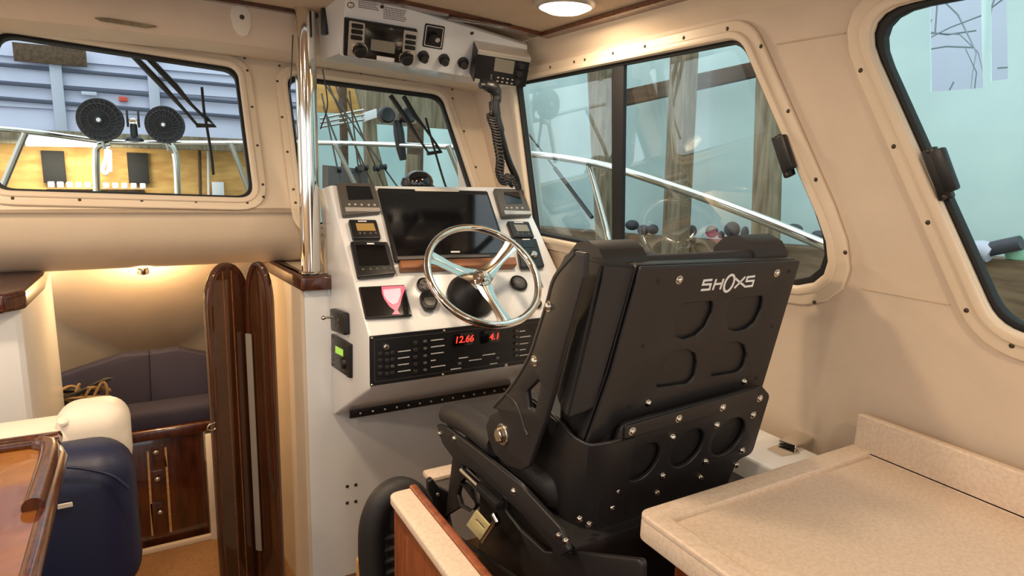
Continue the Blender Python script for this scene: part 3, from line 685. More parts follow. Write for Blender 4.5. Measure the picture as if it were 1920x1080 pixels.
# body behind the face, up to the ceiling and header
q0, q1, q2, q3 = [OC.wp(*p, -.012) for p in ((638,104), (985,163), (989,86), (650,-20))]
back = [V((q.x, 2.235, max(q.z, 0))) for q in (q0, q1, q2, q3)]
part('panel_body', loftbox([q0, q1, q2, q3], [V((q0.x, 2.41, q0.z+.005)), V((q1.x, 2.41, q1.z+.005)), V((q2.x, 2.41, q2.z-.0)), V((q3.x, 2.41, q3.z-.01))]), M['white'], t)
def oprint(x, y, n, wd, par=t):
    bm = bmesh.new(); random.seed(int(x+y))
    for k in range(n):
        a = OC.q(*Z1(x, y+k*13)); b = OC.q(*Z1(x+wd, y+k*13+wd*.17)); L = b[0]-a[0]; xx = 0
        while xx < L:
            w_ = random.uniform(.004, .009); r_ = bmesh.ops.create_cube(bm, size=1)
            for v in r_['verts']: v.co = V((a[0]+xx+w_/2+v.co.x*w_, a[1]+(b[1]-a[1])*xx/max(L, .01)+v.co.y*.0028, .0004+v.co.z*.0006))
            xx += w_+.0016
    bm.transform(OC.M); part('printed_words', new_mesh(bm), M['print'], par)
oprint(430, 10, 4, 130); oprint(610, 50, 7, 150)
for p in ((375, 35), (600, 47), (1247, 238)): inst('screw', SCREW if p[0] > 400 else BOLT, Matrix.Translation(OC.wp(*Z1(*p), .001)) @ OC.M.to_3x3().to_4x4() @ Matrix.Scale(1.3, 4), t)
# stereo
st = thing('marine_stereo', OC.wp(*Z1(330, 380)), 'silver and black stereo with two knobs in the overhead panel', 'stereo')
part('housing', OC.plate(zs(Z1, [(325,118),(850,205),(835,455),(318,385)]), th=.012, r=.006, bev=.003), M['blackplastic'], st)
part('button_panel', OC.plate(zs(Z1, [(358,128),(470,148),(462,395),(345,378)]), th=.006, r=.004, bev=.002, z0=.012), M['silver'], st)
part('button_panel', OC.plate(zs(Z1, [(750,195),(848,212),(830,450),(732,432)]), th=.006, r=.004, bev=.002, z0=.012), M['silver'], st)
part('screen', OC.plate(zs(Z1, [(470,148),(750,195),(732,432),(462,395)]), th=.004, z0=.012), M['screen'], st)
part('display', OC.plate(zs(Z1, [(515,258),(688,285),(682,365),(510,338)]), th=.001, z0=.016), M['lcd'], st)
part('maker_mark', OC.plate(zs(Z1, [(555,378),(682,398),(680,428),(553,408)]), th=.001, z0=.016), M['whiteprint'], st)
for x, y in ((415, 162), (412, 203), (408, 245)): part('button', OC.plate(zs(Z1, [(x-42,y-22),(x+42,y-10),(x+42,y+22),(x-42,y+10)]), th=.004, r=.005, bev=.0015, z0=.017), M['blackplastic'], st)
for x, y in ((798, 240), (795, 280), (792, 318)): part('button', OC.plate(zs(Z1, [(x-38,y-20),(x+38,y-8),(x+38,y+20),(x-38,y+8)]), th=.004, r=.005, bev=.0015, z0=.017), M['blackplastic'], st)
for x, y in ((430, 328), (764, 387)):
    k_ = part('knob', lathe([(.024, 0), (.024, .008), (.020, .010), (.0195, .022), (.017, .025), (0, .025)], OC.wp(*Z1(x, y), .017), OC.n, 28), M['blackplastic'], st)
    part('knob_ring', lathe([(.0245, 0), (.026, .003), (.0245, .007), (.0215, .008), (.021, .006), (.021, 0)], OC.wp(*Z1(x, y), .018), OC.n, 28), M['chrome'], k_)
# wiper selector switch plate
t_ = thing('selector_switch', OC.wp(*Z1(900, 330)), 'square black rotary switch plate in the overhead panel', 'switch')
part('plate', OC.plate(zs(Z1, [(910,165),(1052,190),(1032,355),(890,330)]), th=.004, r=.006, bev=.001), M['blackplastic'], t_)
rg = OC.qs(zs(Z1, [(918,175),(1043,198),(1024,343),(900,320)]))
me = plate2(rp(rg, .005), [rp(offs(rg, -.0022), .004)], .0008, 0, .004); me.transform(OC.M); part('border', me, M['whiteprint'], t_)
part('knob', lathe([(.018, 0), (.017, .012), (.010, .014), (0, .014)], OC.wp(*Z1(965, 262), .004), OC.n, 22), M['blackplastic'], t_)
part('knob_cap', lathe([(.008, 0), (.008, .004), (.005, .004), (0, .004)], OC.wp(*Z1(990, 265), .016), OC.n, 18), M['silver'], t_)
for i, (x, y) in enumerate(((895, 398), (1043, 420), (1180, 443))):
    k = thing('dimmer_knob', OC.wp(*Z1(x, y+30)), 'round black knob in the overhead panel, ' + ['leftmost of three beside the stereo', 'middle one of three', 'rightmost of three beside the radio'][i], 'knob', 'knobs in the overhead panel')
    part('knob_base', lathe([(.019, 0), (.019, .012), (.016, .014)], OC.wp(*Z1(x, y), 0), OC.n, 22), M['blackplastic'], k)
    part('knob_cap', lathe([(.012, 0), (.013, .012), (.010, .018), (0, .019)], OC.wp(*Z1(x, y), .014), OC.n, 22), M['blackvinyl'], k)
# VHF radio
rd = thing('vhf_radio', OC.wp(*Z1(1240, 520)), 'black and silver radio at the right end of the overhead panel', 'radio')
part('housing', OC.plate(zs(Z1, [(1258,292),(1636,372),(1605,568),(1228,525)]), th=.05, r=.006, bev=.004), M['blackplastic'], rd)
part('top_trim', OC.plate(zs(Z1, [(1262,288),(1640,355),(1634,385),(1258,322)]), th=.054, r=.003, bev=.002), M['silver'], rd)
part('screen', OC.plate(zs(Z1, [(1385,350),(1525,378),(1512,470),(1375,445)]), th=.001, r=.002, z0=.050), M['lcd'], rd)
for k in range(7): 
    y = 345+k*20; part('grille_slot', OC.plate(zs(Z1, [(1268,y),(1365,y+18),(1364,y+24),(1267,y+6)]), th=.0012, z0=.0495), M['rubber'], rd)
for r0, n_ in (((1405, 492), 4), ((1400, 518), 4)):
    for k in range(n_): part('button', box((*OC.q(*Z1(r0[0]+k*34, r0[1]+k*6)), .052), (.0085, .005, .004), .001, 2, OC.M), M['silver'], rd)
for x, y in ((1568, 405), (1553, 460), (1540, 520)): part('knob', lathe([(.012, 0), (.011, .012), (0, .013)], OC.wp(*Z1(x, y), .05), OC.n, 16), M['blackvinyl'], rd)
part('foot_trim', OC.plate(zs(Z1, [(1240,498),(1275,505),(1272,533),(1235,528)]), th=.052, r=.002), M['silver'], rd)
# handset with coiled cord
mc = thing('radio_handset', at(930, 215, 1, 2.0), 'black radio handset hanging from the radio with a coiled cord', 'handset')
Hp = lambda x, y, d=2.0: at(x, y, 1, d)
part('handset_body', tube([Hp(900,160,1.98), Hp(912,160,1.98), Hp(926,166,1.98), Hp(931,182,1.98), Hp(928,200,1.98)], .016, 12, sm=5, rads=[.012, .019, .022, .02, .017, .014]), M['blackplastic'], mc)
part('handset_grip', tube([Hp(926,190,1.98), Hp(929,215,1.98), Hp(937,245,1.98), Hp(945,275,1.99), Hp(955,305,2.0), Hp(966,330,2.02), Hp(972,352,2.08)], .012, 12, sm=5, rads=[.019, .017, .013, .012, .012, .013]), M['blackplastic'], mc)
ctr = spline([Hp(921,140,2.0), Hp(922,200,1.97), Hp(921,222,1.97), Hp(929,245,1.97), Hp(933,270,1.97), Hp(938,300,1.97), Hp(937,325,1.98), Hp(945,343,2.0), Hp(955,330,2.0), Hp(962,348,2.02)], 36)
pts = []
for i, c in enumerate(ctr):
    a = i*.75; rr = .014 if i > 60 else .001
    pts.append(c + V((math.cos(a)*rr, math.sin(a)*rr*.8, math.sin(a)*rr*.5)))
part('coiled_cord', tube(pts, .0036, 6), M['blackvinyl'], mc)

# header fittings: wiper motor covers, plug, torn trim
for p, lb in (((237, 67), 'black half round wiper motor cap above the centre window'), ((704, 136), 'black half round wiper motor cap above the helm window')):
    c = WS.wp(*p, .012); t = thing('wiper_motor_cap', c, lb, 'cap')
    q_ = WS.q(*p); s_ = .95
    part('cap_plate', box((q_[0], q_[1]+.014, .014), (.10, .008, .018), .002, 2, WS.M @ Matrix.Rotation(0, 4, 'Z')), M['rubber'], t)
    me = plate2([(q_[0]-.028, q_[1]+.012)]+[(q_[0]-.028*math.cos(a), q_[1]+.006-.016*math.sin(a)) for a in [math.pi*k/8 for k in range(9)]]+[(q_[0]+.028, q_[1]+.012)], (), .02, .003, .004); me.transform(WS.M)
    part('cap_body', me, M['rubber'], t)
c = at(452, 40, 1, 2.42)
t = thing('cable_plug', c, 'cream oval cover with a dark centre hole on the header above the windows', 'cover')
YP = yplane(2.42)
part('cover', YP.plate([(432,12),(455,9),(470,22),(471,50),(464,70),(446,68),(436,50),(431,30)], th=.010, r=.03, bev=.004), M['cushwhite'], t)
part('hole', lathe([(.008, 0), (.007, .002), (0, .002)], YP.wp(453, 33, .010), YP.n, 14), M['screw'], t)
one('torn_trim', YP.plate([(173,33),(205,34),(260,43),(300,50),(275,53),(230,46),(190,40)], th=.006, r=.003, bev=.001), M['timber'], 'thin torn strip of grey adhesive on the header above the centre window', 'strip')
# bracket at the top beside the pole
one('speaker_bracket', box(at(608, 36, 1, 2.30), (.018, .03, .10), .004), M['blackplastic'], 'small black bracket at the ceiling right of the steel pole', 'bracket')

# ================================================================ CEILING LIGHTS
def dome(x, y, lb, grp='dome lights on the ceiling', e=DOME_W*1.35):
    z = CAMB(x)+H
    t = thing('dome_light', (x, y, z-.03), lb, 'ceiling light', grp)
    part('lamp_ring', lathe([(.092, 0), (.092, -.006), (.084, -.016), (.076, -.018), (.072, -.010)], (x, y, z), (0, 0, 1), 40), M['silver'], t)
    part('lamp_lens', lathe([(.072, -.008), (.070, -.020), (.05, -.029), (.02, -.033), (0, -.034)], (x, y, z), (0, 0, 1), 36), M['lampglow'], t)
    l = bpy.data.lights.new('dome_light_area', 'AREA'); l.shape = 'DISK'; l.size = .13; l.energy = e; l.color = LAMP_COL
    o = bpy.data.objects.new('lamp_light', l); link(o); o.parent = t; o.location = (0, 0, -.008); return t
lt = at(1060, 15, 2, .445)
dome(lt.x, lt.y, 'glowing round dome light on the ceiling above the helm seat', e=DOME_W*.7)
dome(.10, 1.25, 'glowing round dome light on the ceiling amidships')
dome(.62, -.35, 'glowing round dome light on the ceiling behind the galley counter')
dome(-.75, .55, 'glowing round dome light on the ceiling above the dinette table')
dome(-.75, 1.75, 'glowing round dome light on the ceiling in the forward port corner')

# ================================================================ HELM SEAT
t = thing('helm_chair', (.92, 1.1, 0), 'black suspension helm seat with bolted back shell and white lettering', 'seat')
def ZA(x, y): return (980+x/2.919, 430+y/2.919)
def ZB(x, y): return (800+x/2.842, 700+y/2.842)
Ds = [[(850,402),(1028,384),(1022,450),(985,525),(935,572),(870,594),(825,580),(818,500)], [(1125,378),(1302,356),(1292,430),(1258,500),(1208,540),(1150,552),(1110,535),(1103,460)],
      [(800,668),(885,652),(928,670),(940,720),(925,800),(890,835),(715,860),(735,760)], [(1080,622),(1155,606),(1197,625),(1212,680),(1192,750),(1160,775),(1012,800),(1035,710)]]
shell = zs(ZA, [(632,200),(1505,165),(1285,900),(1200,1180),(330,1180),(470,780)])
bs = part('back_shell', SB.plate(shell, [zs(ZA, d) for d in Ds], th=.008, r=.006, bev=.003, hr=.012), M['blackmetal'], t)
part('shell_inner', SB.plate(shell, th=.02, r=.006, bev=.002, z0=-.024), M['blackmetal'], t)
me = plate2(rp(SB.qs(shell), .006), (), .006, .002, -.004); 
part('recess_liner', SB.plate([ZA(700,340), ZA(1340,330), ZA(1230,850), ZA(640,900)], th=.004, z0=-.005), M['blackmetal'], t)
holeM = lathe([(.0045, 0), (.0045, .0006), (0, .0006)], (0, 0, 0), (0, 0, 1), 12); holeM.materials.append(M['rubber'])
for p in ((728,277),(1440,222),(645,630),(1350,525),(570,962),(1262,805)): inst('hole', holeM, Matrix.Translation(SB.wp(*ZA(*p), .008)) @ SB.M.to_3x3().to_4x4(), t)
for p in ((840,268),(1373,232),(673,938),(1196,823)): inst('bolt', BOLT, Matrix.Translation(SB.wp(*ZA(*p), .009)) @ SB.M.to_3x3().to_4x4(), t)
# logo strokes
def stroke(pl, pts, wd, z0, th=.0008):
    bm = bmesh.new(); pts = [V(p) for p in pts]
    L = []; Rr = []
    for i, p in enumerate(pts):
        a = pts[max(i-1, 0)]; b = pts[min(i+1, len(pts)-1)]
        if 0 < i < len(pts)-1:
            d1 = (p-a).normalized(); d2 = (b-p).normalized(); n1 = V((-d1.y, d1.x)); n2 = V((-d2.y, d2.x)); m_ = (n1+n2); k = wd/2/max(.35, (1+n1.dot(n2)))
            nn = m_*k
        else:
            d = (b-a).normalized(); nn = V((-d.y, d.x))*wd/2
        L.append(p+nn); Rr.append(p-nn)
    rows_ = [[pl.w(l.x, l.y, z0), pl.w(l.x, l.y, z0+th), pl.w(r.x, r.y, z0+th), pl.w(r.x, r.y, z0)] for l, r in zip(L, Rr)]
    return grid(rows_)
def S_(pts): return [SB.q(*ZA(*p)) for p in pts]
lg = [stroke(SB, S_([(1020,268),(975,272),(968,294),(1012,292),(1004,320),(957,324)]), .0042, .008),
      stroke(SB, S_([(1042,264),(1022,324)]), .0042, .008), stroke(SB, S_([(1036,292),(1072,288)]), .0042, .008), stroke(SB, S_([(1082,262),(1062,320)]), .0042, .008),
      stroke(SB, S_([(1140,256),(1200,306)]), .0042, .008), stroke(SB, S_([(1200,252),(1140,314)]), .0042, .008),
      stroke(SB, S_([(1253,249),(1212,254),(1206,276),(1246,273),(1238,301),(1195,306)]), .0042, .008)]
oc_ = V(SB.q(*ZA(1112, 287))); ou = (V(SB.q(*ZA(1140, 285)))-oc_).length; ov = (V(SB.q(*ZA(1112, 245)))-oc_).length
lg.append(stroke(SB, [(oc_.x+math.cos(a)*ou*.86+math.sin(a)*ov*.12, oc_.y+math.sin(a)*ov) for a in [2*math.pi*k/32 for k in range(33)]], .0048, .008))
part('logo_lettering', join(*lg), M['whiteprint'], bs)
# cushion in front of the shell + top bolster rolls
zt_ = H-.165
part('back_cushion', box((.935, .955, H-.385), (.47, .13, .41), .035, 4), M['blackvinyl'], t)
for px_, xx in ((1165, .738), (1440, 1.122)):
    sec = [(.004, -.01), (.004, .006), (.022, .028), (.055, .040), (.09, .032), (.115, .008), (.12, -.03), (.02, -.03)]
    A = [V((xx-.05, .862+a, zt_-.005+b)) for a, b in sec]; B = [V((xx+.05, .862+a, zt_-.005+b)) for a, b in sec]
    bm = bmesh.new(); va = [bm.verts.new(p) for p in A]; vb = [bm.verts.new(p) for p in B]; N = len(va)
    for i in range(N): bm.faces.new((va[i], va[(i+1) % N], vb[(i+1) % N], vb[i]))
    bm.faces.new(va[::-1]); bm.faces.new(vb)
    bmesh.ops.bevel(bm, geom=[e for e in bm.edges if e.is_manifold and e.calc_face_angle(0) > 1.2], offset=.02, segments=5, affect='EDGES')
    part('top_bolster', new_mesh(bm, smooth=60), M['blackvinyl'], t)
part('top_roll', tube([(.72, .885, zt_-.004), (.95, .885, zt_-.006), (1.15, .885, zt_-.004)], .014, 12), M['blackvinyl'], t)
# left facets of the padded bolster (lower edge chamfered)
def P3(x, y, yy): return at(x, y, 1, yy)
fa = [P3(1197,498,.845), P3(1130,492,.86), P3(1102,482,.90), P3(1098,475,.985), P3(1200,472,.985)]
fb = [P3(1118,766,.893), P3(1063,787,.905), P3(1048,762,.945), P3(1040,735,1.02), P3(1118,735,1.02)]
me = loftbox(fa, fb); bm = bmesh.new(); bm.from_mesh(me); bmesh.ops.bevel(bm, geom=list(bm.edges), offset=.006, segments=2, affect='EDGES'); part('side_bolster', new_mesh(bm), M['blackvinyl'], t)
# side wing + pivot bracket (x = .645)
wing = [(1108,474),(1085,470),(1068,478),(1048,520),(1036,560),(1018,620),(1000,670),(965,725),(934,757),(931,764),(944,768),(928,775),(919,796),(923,820),(936,850),(958,872),(985,880),(1000,874),(1030,790),(1045,740),(1068,650),(1105,520)]
cut = [(997,732),(1019,710),(1023,718),(1012,768),(1001,764)]
wg = part('side_wing', SS.plate(wing, [cut], th=.012, r=.006, bev=.004, hr=.006), M['blackmetal'], t)
part('wing_rib', tube([SS.wp(*p, .012) for p in ((960,738),(975,752),(986,775),(993,800),(1000,814))], .003, 8, sm=5), M['blackmetal'], wg)
part('wing_lip', tube([SS.wp(*p, .006) for p in ((1088,474),(1050,520),(1036,565),(1018,622),(1000,672),(966,727),(936,760))], .008, 8, sm=4), M['blackmetal'], wg)
hb = SS.wp(952, 813, .012)
part('pivot_washer', lathe([(.024, 0), (.024, .002), (.022, .004), (0, .004)], hb, SS.n, 28), M['steel'], wg)
part('pivot_bolt', lathe([(.0165, .004), (.0165, .012), (.014, .014), (0, .014)], hb, SS.n, 6), M['chrome'], wg)
for p in ((1038,573),(1012,675)): inst('bolt', BOLT, Matrix.Translation(SS.wp(*p, .013)) @ SS.M.to_3x3().to_4x4() @ Matrix.Scale(1.25, 4), wg)
# carrier back plate with three round windows
cpts = [ZB(1040,262), ZB(1745,60), ZB(1795,70), ZB(1815,110), ZB(1720,415), ZB(1640,470), ZB(1600,600), ZB(1060,860), ZB(900,905), ZB(915,700), ZB(1030,330)]
cpts = [ZB(1030,258), ZB(1770,58), ZB(1812,105), ZB(1718,418), ZB(1640,450), ZB(1560,640), ZB(880,900), ZB(900,680), ZB(960,460)]
def ell(c, rx, ry, rot=-.35):
    return [(c[0]+rx*math.cos(a)*math.cos(rot)-ry*math.sin(a)*math.sin(rot)*-1*0+ry*math.sin(a)*.35, c[1]-ry*math.sin(a)+rx*math.cos(a)*-.25) for a in [2*math.pi*k/28 for k in range(28)]]
EH = [[ZB(*p) for p in ell(c, 88, 100)] for c in ((1137,458),(1372,385),(1588,325))]
cr = part('carrier_plate', CB.plate(cpts, EH, th=.010, r=.02, bev=.003), M['blackmetal'], t)
part('carrier_inner', CB.plate([ZB(1030,300), ZB(1760,100), ZB(1680,430), ZB(1540,600), ZB(920,780), ZB(980,460)], th=.004, z0=-.008), M['blackmetal'], t)
part('carrier_top_band', CB.plate([ZB(1030,262), ZB(1745,62), ZB(1738,140), ZB(1028,330)], th=.005, r=.004, bev=.002, z0=.010), M['blackmetal'], t)
for p in ((1068,285),(1315,220),(1548,163),(1745,115)): inst('bolt', BOLT, Matrix.Translation(CB.wp(*ZB(*p), .016)) @ CB.M.to_3x3().to_4x4(), t)
for p in ((1720,208),(1050,395),(1293,325),(1527,262),(1662,398),(1468,455),(1632,475),(1240,530),(1440,540),(998,610),(1210,620),(970,697)): inst('bolt', BOLT, Matrix.Translation(CB.wp(*ZB(*p), .011)) @ CB.M.to_3x3().to_4x4(), t)
# wrap-around left side of the carrier
tl_ = CB.wp(*ZB(1030, 262), .005); bl_ = CB.wp(*ZB(885, 895), .005); mr_ = CB.wp(*ZB(1030, 330), .005)
def wraprow(c, zoff, fwd):
    x0_, y0_, z0_ = c
    return [(x0_+.03, y0_, z0_), (x0_, y0_, z0_-.001), (x0_-.03, y0_+.004, z0_-.004*zoff), (x0_-.055, y0_+.022, z0_-.010*zoff), (x0_-.068, y0_+.055, z0_-.004*zoff), (x0_-.070, y0_+.10, z0_+.010*zoff), (x0_-.070, y0_+fwd, z0_+.022*zoff)]
top = wraprow(V((tl_.x-.0, tl_.y, tl_.z-.03)), 1, .20)
bot = wraprow(V((bl_.x+.035, bl_.y, bl_.z)), 0, .18)
rows = [[V(a).lerp(V(b), k/6) for a, b in zip(top, bot)] for k in range(7)]
part('carrier_side', grid(rows, .006), M['blackmetal'], t)
part('carrier_rim', tube([V(p) for p in top[1:]], .004, 8, sm=4), M['blackmetal'], t)
# seat cushion and pan
part('seat_cushion', box((.92, 1.20, H-.655), (.50, .46, .085), .035, 4), M['blackvinyl'], t)
part('seat_bolster', tube([at(838,776,0,.66), at(880,790,0,.665), at(935,832,0,.665)], .034, 14, sm=5, rads=[.024, .032, .034, .034, .034, .03]), M['blackvinyl'], t)
pan = [(827,793),(848,800),(905,842),(985,905),(1060,985),(1078,1030),(1060,1040),(975,945),(905,885),(862,862),(838,830)]
part('seat_pan_side', SS.plate(pan, th=.012, r=.006, bev=.003, z0=.002), M['blackmetal'], t)
for p in ((834,811),(862,820),(974,918)): inst('bolt', BOLT, Matrix.Translation(SS.wp(*p, .015)) @ SS.M.to_3x3().to_4x4(), t)
part('seat_pan', box((.92, 1.14, H-.715), (.52, .54, .03), .006), M['blackmetal'], t)
for p in ((848,783),(798,755),(828,880),(742,853),(780,882),(826,912),(935,905),(1068,855)):
    pxx = ZB(*p); wpt = CB.wp(*pxx, .012) if p[0] > 790 else SS.wp(*pxx, .015); inst('bolt', BOLT, Matrix.Translation(wpt) @ CB.M.to_3x3().to_4x4(), t)
# suspension base side with slots
B2 = Plane((.672, 1.1, -.5), (0, -1, 0), (0, 0, 1))
bside = [(858,845),(1075,1030),(1215,1045),(1215,1080),(1210,1130),(1040,1130),(850,1000),(843,965)]
h1 = [(873,868),(886,872),(950,925),(952,935),(935,930),(880,890)]
h2 = [(872,905),(890,915),(900,945),(890,955),(872,945),(866,925)]
h3 = [(960,935),(985,945),(1040,990),(1050,1015),(1045,1032),(1030,1030),(985,990),(958,955)]
bb = part('suspension_side', B2.plate(bside, [h1, h2, h3], th=.014, r=.01, bev=.004, hr=.006), M['blackmetal'], t)
part('suspension_box', box((.93, 1.12, H-.93), (.46, .46, .40), .02, 3), M['blackmetal'], t)
part('pedestal', box((.93, 1.12, (H-1.1-.16)/2), (.34, .36, H-1.1+.16), .02, 3), M['blackmetal'], t)
part('suspension_link', tube([B2.wp(876,880,.014), B2.wp(925,925,.014)], .009, 10), M['steel'], t)
lp_ = part('latch_plate', B2.plate([(916,950),(944,980),(927,1010),(897,978)], th=.004, r=.002, bev=.001, z0=.03, holes=[[(914,968),(918,967),(933,983),(930,985)]]), M['gold'], t)
part('latch_arm', tube([B2.wp(925,1008,.03), B2.wp(950,972,.03)], .006, 10), M['chrome'], lp_)
part('latch_pin', tube([B2.wp(948,960,.03), B2.wp(956,975,.03)], .009, 10), M['chrome'], lp_)
part('adjust_arm', box(tuple(B2.wp(935, 925, .02)), (.03, .10, .02), .004), M['blackmetal'], t)

# ================================================================ PARTITION CABINET (left of the seat)
zt0 = -.72; e = at(731, 925, 2, zt0); xl = e.x; xr = at(771, 905, 2, zt0).x
t = thing('partition_cabinet', (xl+.04, .85, 0), 'cherry wood partition with a cream laminate cap left of the helm seat', 'partition')
yN, yF = -.1, e.y
part('partition_body', box(((xl+xr)/2+.004, (yN+yF)/2, (H+zt0-.01-.16)/2), (xr-xl-.006, yF-yN-.01, H+zt0-.012+.16), .004), M['cherry'], t)
me = plate2(rp([(xl-.004, yN), (xr-.010, yN), (xr-.010, yF+.004), (xl-.004, yF+.004)], [.001, .001, .004, .025]), (), .02, .004, 0); me.transform(Matrix.Translation((0, 0, H+zt0-.02)))
part('laminate_cap', me, M['counter'], t)
part('wood_edge', box((xr-.001, (yN+yF)/2+.01, H+zt0-.035), (.018, yF-yN+.01, .075), .006, 3), M['cherry'], t)
pn = box((xl-.0, (yN+yF)/2-.03, (H+zt0)/2-.03), (.012, yF-yN-.22, H+zt0-.22), .005, 2); dr_ = part('door_panel', pn, M['cherry'], t)
one('side_step', box((.49+.06, 1.60, .09), (.14, .20, .50), .006), M['oak'], 'light oak step block on the floor against the bulkhead', 'step')
# black ribbed cushion roll behind the partition
def arcp(px, d): return at(px[0], px[1], 1, d)
cc = at(745, 1010, 1, 1.42)
t = thing('folded_cushion', (cc.x, 1.42, cc.z-.2), 'black ribbed vinyl cushion curved up behind the partition end', 'cushion')
arc_ = [(700,1090),(697,1030),(700,980),(716,940),(742,920),(770,925),(790,950)]
rows = []
pts = spline([arcp(p, 1.42) for p in arc_], 8)
part('cushion_body', tube(pts, .034, 16, rads=None), M['blackvinyl'], t)
part('cushion_back', box((cc.x+.035, 1.44, cc.z-.06), (.12, .05, .34), .02, 3), M['blackvinyl'], t)
for k in range(6):
    z_ = cc.z-.14+.032*k; part('rib', tube([(cc.x-.045, 1.405, z_), (cc.x+.02, 1.40, z_+.004), (cc.x+.08, 1.405, z_+.006)], .008, 8), M['blackvinyl'], t)
# footrest bracket in front of the seat base
FR = yplane(1.5)
t = thing('footrest', FR.wp(820, 960), 'black curved footrest bracket with a bolt in front of the seat base', 'footrest')
part('bracket', FR.plate([(798,897),(806,892),(818,908),(845,922),(846,935),(835,960),(818,975),(800,960)], th=.02, r=.006, bev=.003), M['blackmetal'], t)
inst('bolt', BOLT, frameM(FR.wp(815, 921, .02), (0, -1, 0)), t)
part('foot_post', box((FR.wp(830,960).x, 1.52, (FR.wp(830,960).z-.16)/2), (.04, .04, FR.wp(830,960).z+.16), .004), M['blackmetal'], t)
part('tread', box(tuple(FR.wp(845, 905, -.06)), (.10, .06, .02), .009), M['counter'], t)

# ================================================================ SIDE SHELF right of the seat + latch
zs_ = -.66
one('side_shelf', box((1.285, 1.31, (H+zs_-.16)/2), (.17, 1.06, H+zs_+.16), .01, 3), M['white'], 'white moulded side shelf between the helm seat and the starboard wall', 'shelf')
hc = at(1492, 832, 2, zs_+.004)
t = thing('flush_hinge', hc, 'chrome hinge on the side shelf beside the counter', 'hinge')
ZPs = zplane(zs_)
part('hinge_plate', ZPs.plate([(1438,843),(1478,828),(1500,850),(1465,856)], th=.003, r=.002), M['chrome'], t)
part('hinge_leaf', ZPs.plate([(1458,834),(1490,814),(1534,826),(1492,846)], th=.014, r=.004, bev=.004), M['chrome'], t)

# ================================================================ GALLEY COUNTER
zc_ = -.60; yf = at(1195, 961, 2, zc_).y; xl_ = at(1195, 961, 2, zc_).x
t = thing('galley_counter', ((xl_+1.38)/2, .1, 0), 'cream stone laminate galley counter with raised lip and backsplash', 'counter')
xb = 1.372; yN = -.75
slab = plate2(rp([(xl_, yN), (xb, yN), (xb, yf), (xl_, yf)], [.004, .004, .006, .022]), (), .042, .006, 0); slab.transform(Matrix.Translation((0, 0, H+zc_-.048)))
part('countertop', slab, M['counter'], t)
rim = plate2(rp([(xl_, yN), (xb, yN), (xb, yf), (xl_, yf)], [.004, .004, .006, .022]), [[(xl_+.038, yN+.04), (xb-.02, yN+.04), (xb-.02, yf-.045), (xl_+.038, yf-.045)]], .014, .004, 0); rim.transform(Matrix.Translation((0, 0, H+zc_-.010)))
part('raised_lip', rim, M['counter'], t)
part('backsplash', box((xb-.010, (yN+yf)/2+.0, H+zc_+.036), (.020, yf-yN-.01, .085), .004, 3), M['counter'], t)
part('cabinet_body', box(((xl_+.05+xb)/2, (yN+yf)/2-.02, (H+zc_-.05-.16)/2), (xb-xl_-.05, yf-yN-.06, H+zc_-.05+.16), .004), M['cherry'], t)

# ================================================================ DINETTE: table and seat
zt_ = -.62
c1 = at(100, 850, 2, zt_)
t = thing('dinette_table', (-.6, 1.1, 0), 'glossy burl wood dinette table with a raised edge rail', 'table')
tx = at(97, 900, 2, zt_).x; ty = at(60, 829, 2, zt_).y
tp = [(-1.25, .55), (tx-.01, .55), (tx, .62), (tx+.0, ty-.06), (tx-.04, ty), (-1.25, ty)]
me = plate2(rp(tp, [.02, .05, .05, .05, .05, .02]), (), .03, .008, 0); me.transform(Matrix.Translation((0, 0, H+zt_-.03))); part('tabletop', me, M['tablewood'], t)
rl = [(-1.2, ty-.02, H+zt_+.006), (tx-.09, ty-.02, H+zt_+.006), (tx-.035, ty-.035, H+zt_+.006), (tx-.015, ty-.09, H+zt_+.006), (tx-.015, ty-.33, H+zt_+.006)]
part('edge_rail', tube(spline(rl, 8), .018, 12), M['teakdark'], t)
part('edge_band', tube([(tx-.002, .56, H+zt_-.014), (tx-.002, ty-.3, H+zt_-.014), (tx-.002, ty-.08, H+zt_-.014), (tx-.012, ty-.04, H+zt_-.014), (tx-.04, ty-.012, H+zt_-.014), (tx-.09, ty-.004, H+zt_-.014), (-.8, ty-.004, H+zt_-.014), (-1.2, ty-.004, H+zt_-.014)], .017, 12), M['teakdark'], t)
part('table_leg', lathe([(.12, -.16), (.12, -.15), (.035, -.14), (.035, H+zt_-.03)], (-.7, 1.1, 0), (0, 0, 1), 20), M['steel'], t)
one('table_sticker', plate2(rp([(-.41, .93), (-.36, .955), (-.37, .985), (-.42, .96)], .001), (), .001, 0, H+zt_+.0005), M['gold'], 'small yellow tag on the dinette table', 'tag')
# seat
t = thing('dinette_bench', (-.6, 1.8, 0), 'navy vinyl dinette seat with a cream back shell', 'seat')
xe = at(250, 860, 1, 1.9).x
bk_ = box(((xe-1.35)/2, 1.95, H-.77), (xe+1.35, .13, .16), .05, 5); part('back_shell', bk_, M['cushwhite'], t)
part('shell_end', box((xe-.085, 1.955, H-.755), (.17, .15, .20), .06, 6), M['cushwhite'], t)
for p in ((118, 790), (105, 818)):
    part('button', lathe([(.015, 0), (.012, .005), (.006, .007), (0, .007)], at(p[0], p[1], 1, 1.90)+V((0, .0, 0)), (0, -.6, 1), 18), M['cushwhite'], t)
part('backrest_cushion', box(((xe-1.35)/2+.005, 1.83, H-.93), (xe+1.35, .20, .42), .09, 7), M['navy'], t)
part('seat_base_cushion', box((((xe-.13)-1.35)/2+.0, 1.60, H-1.13), (xe-.13+1.35, .46, .16), .05, 5), M['navy'], t)
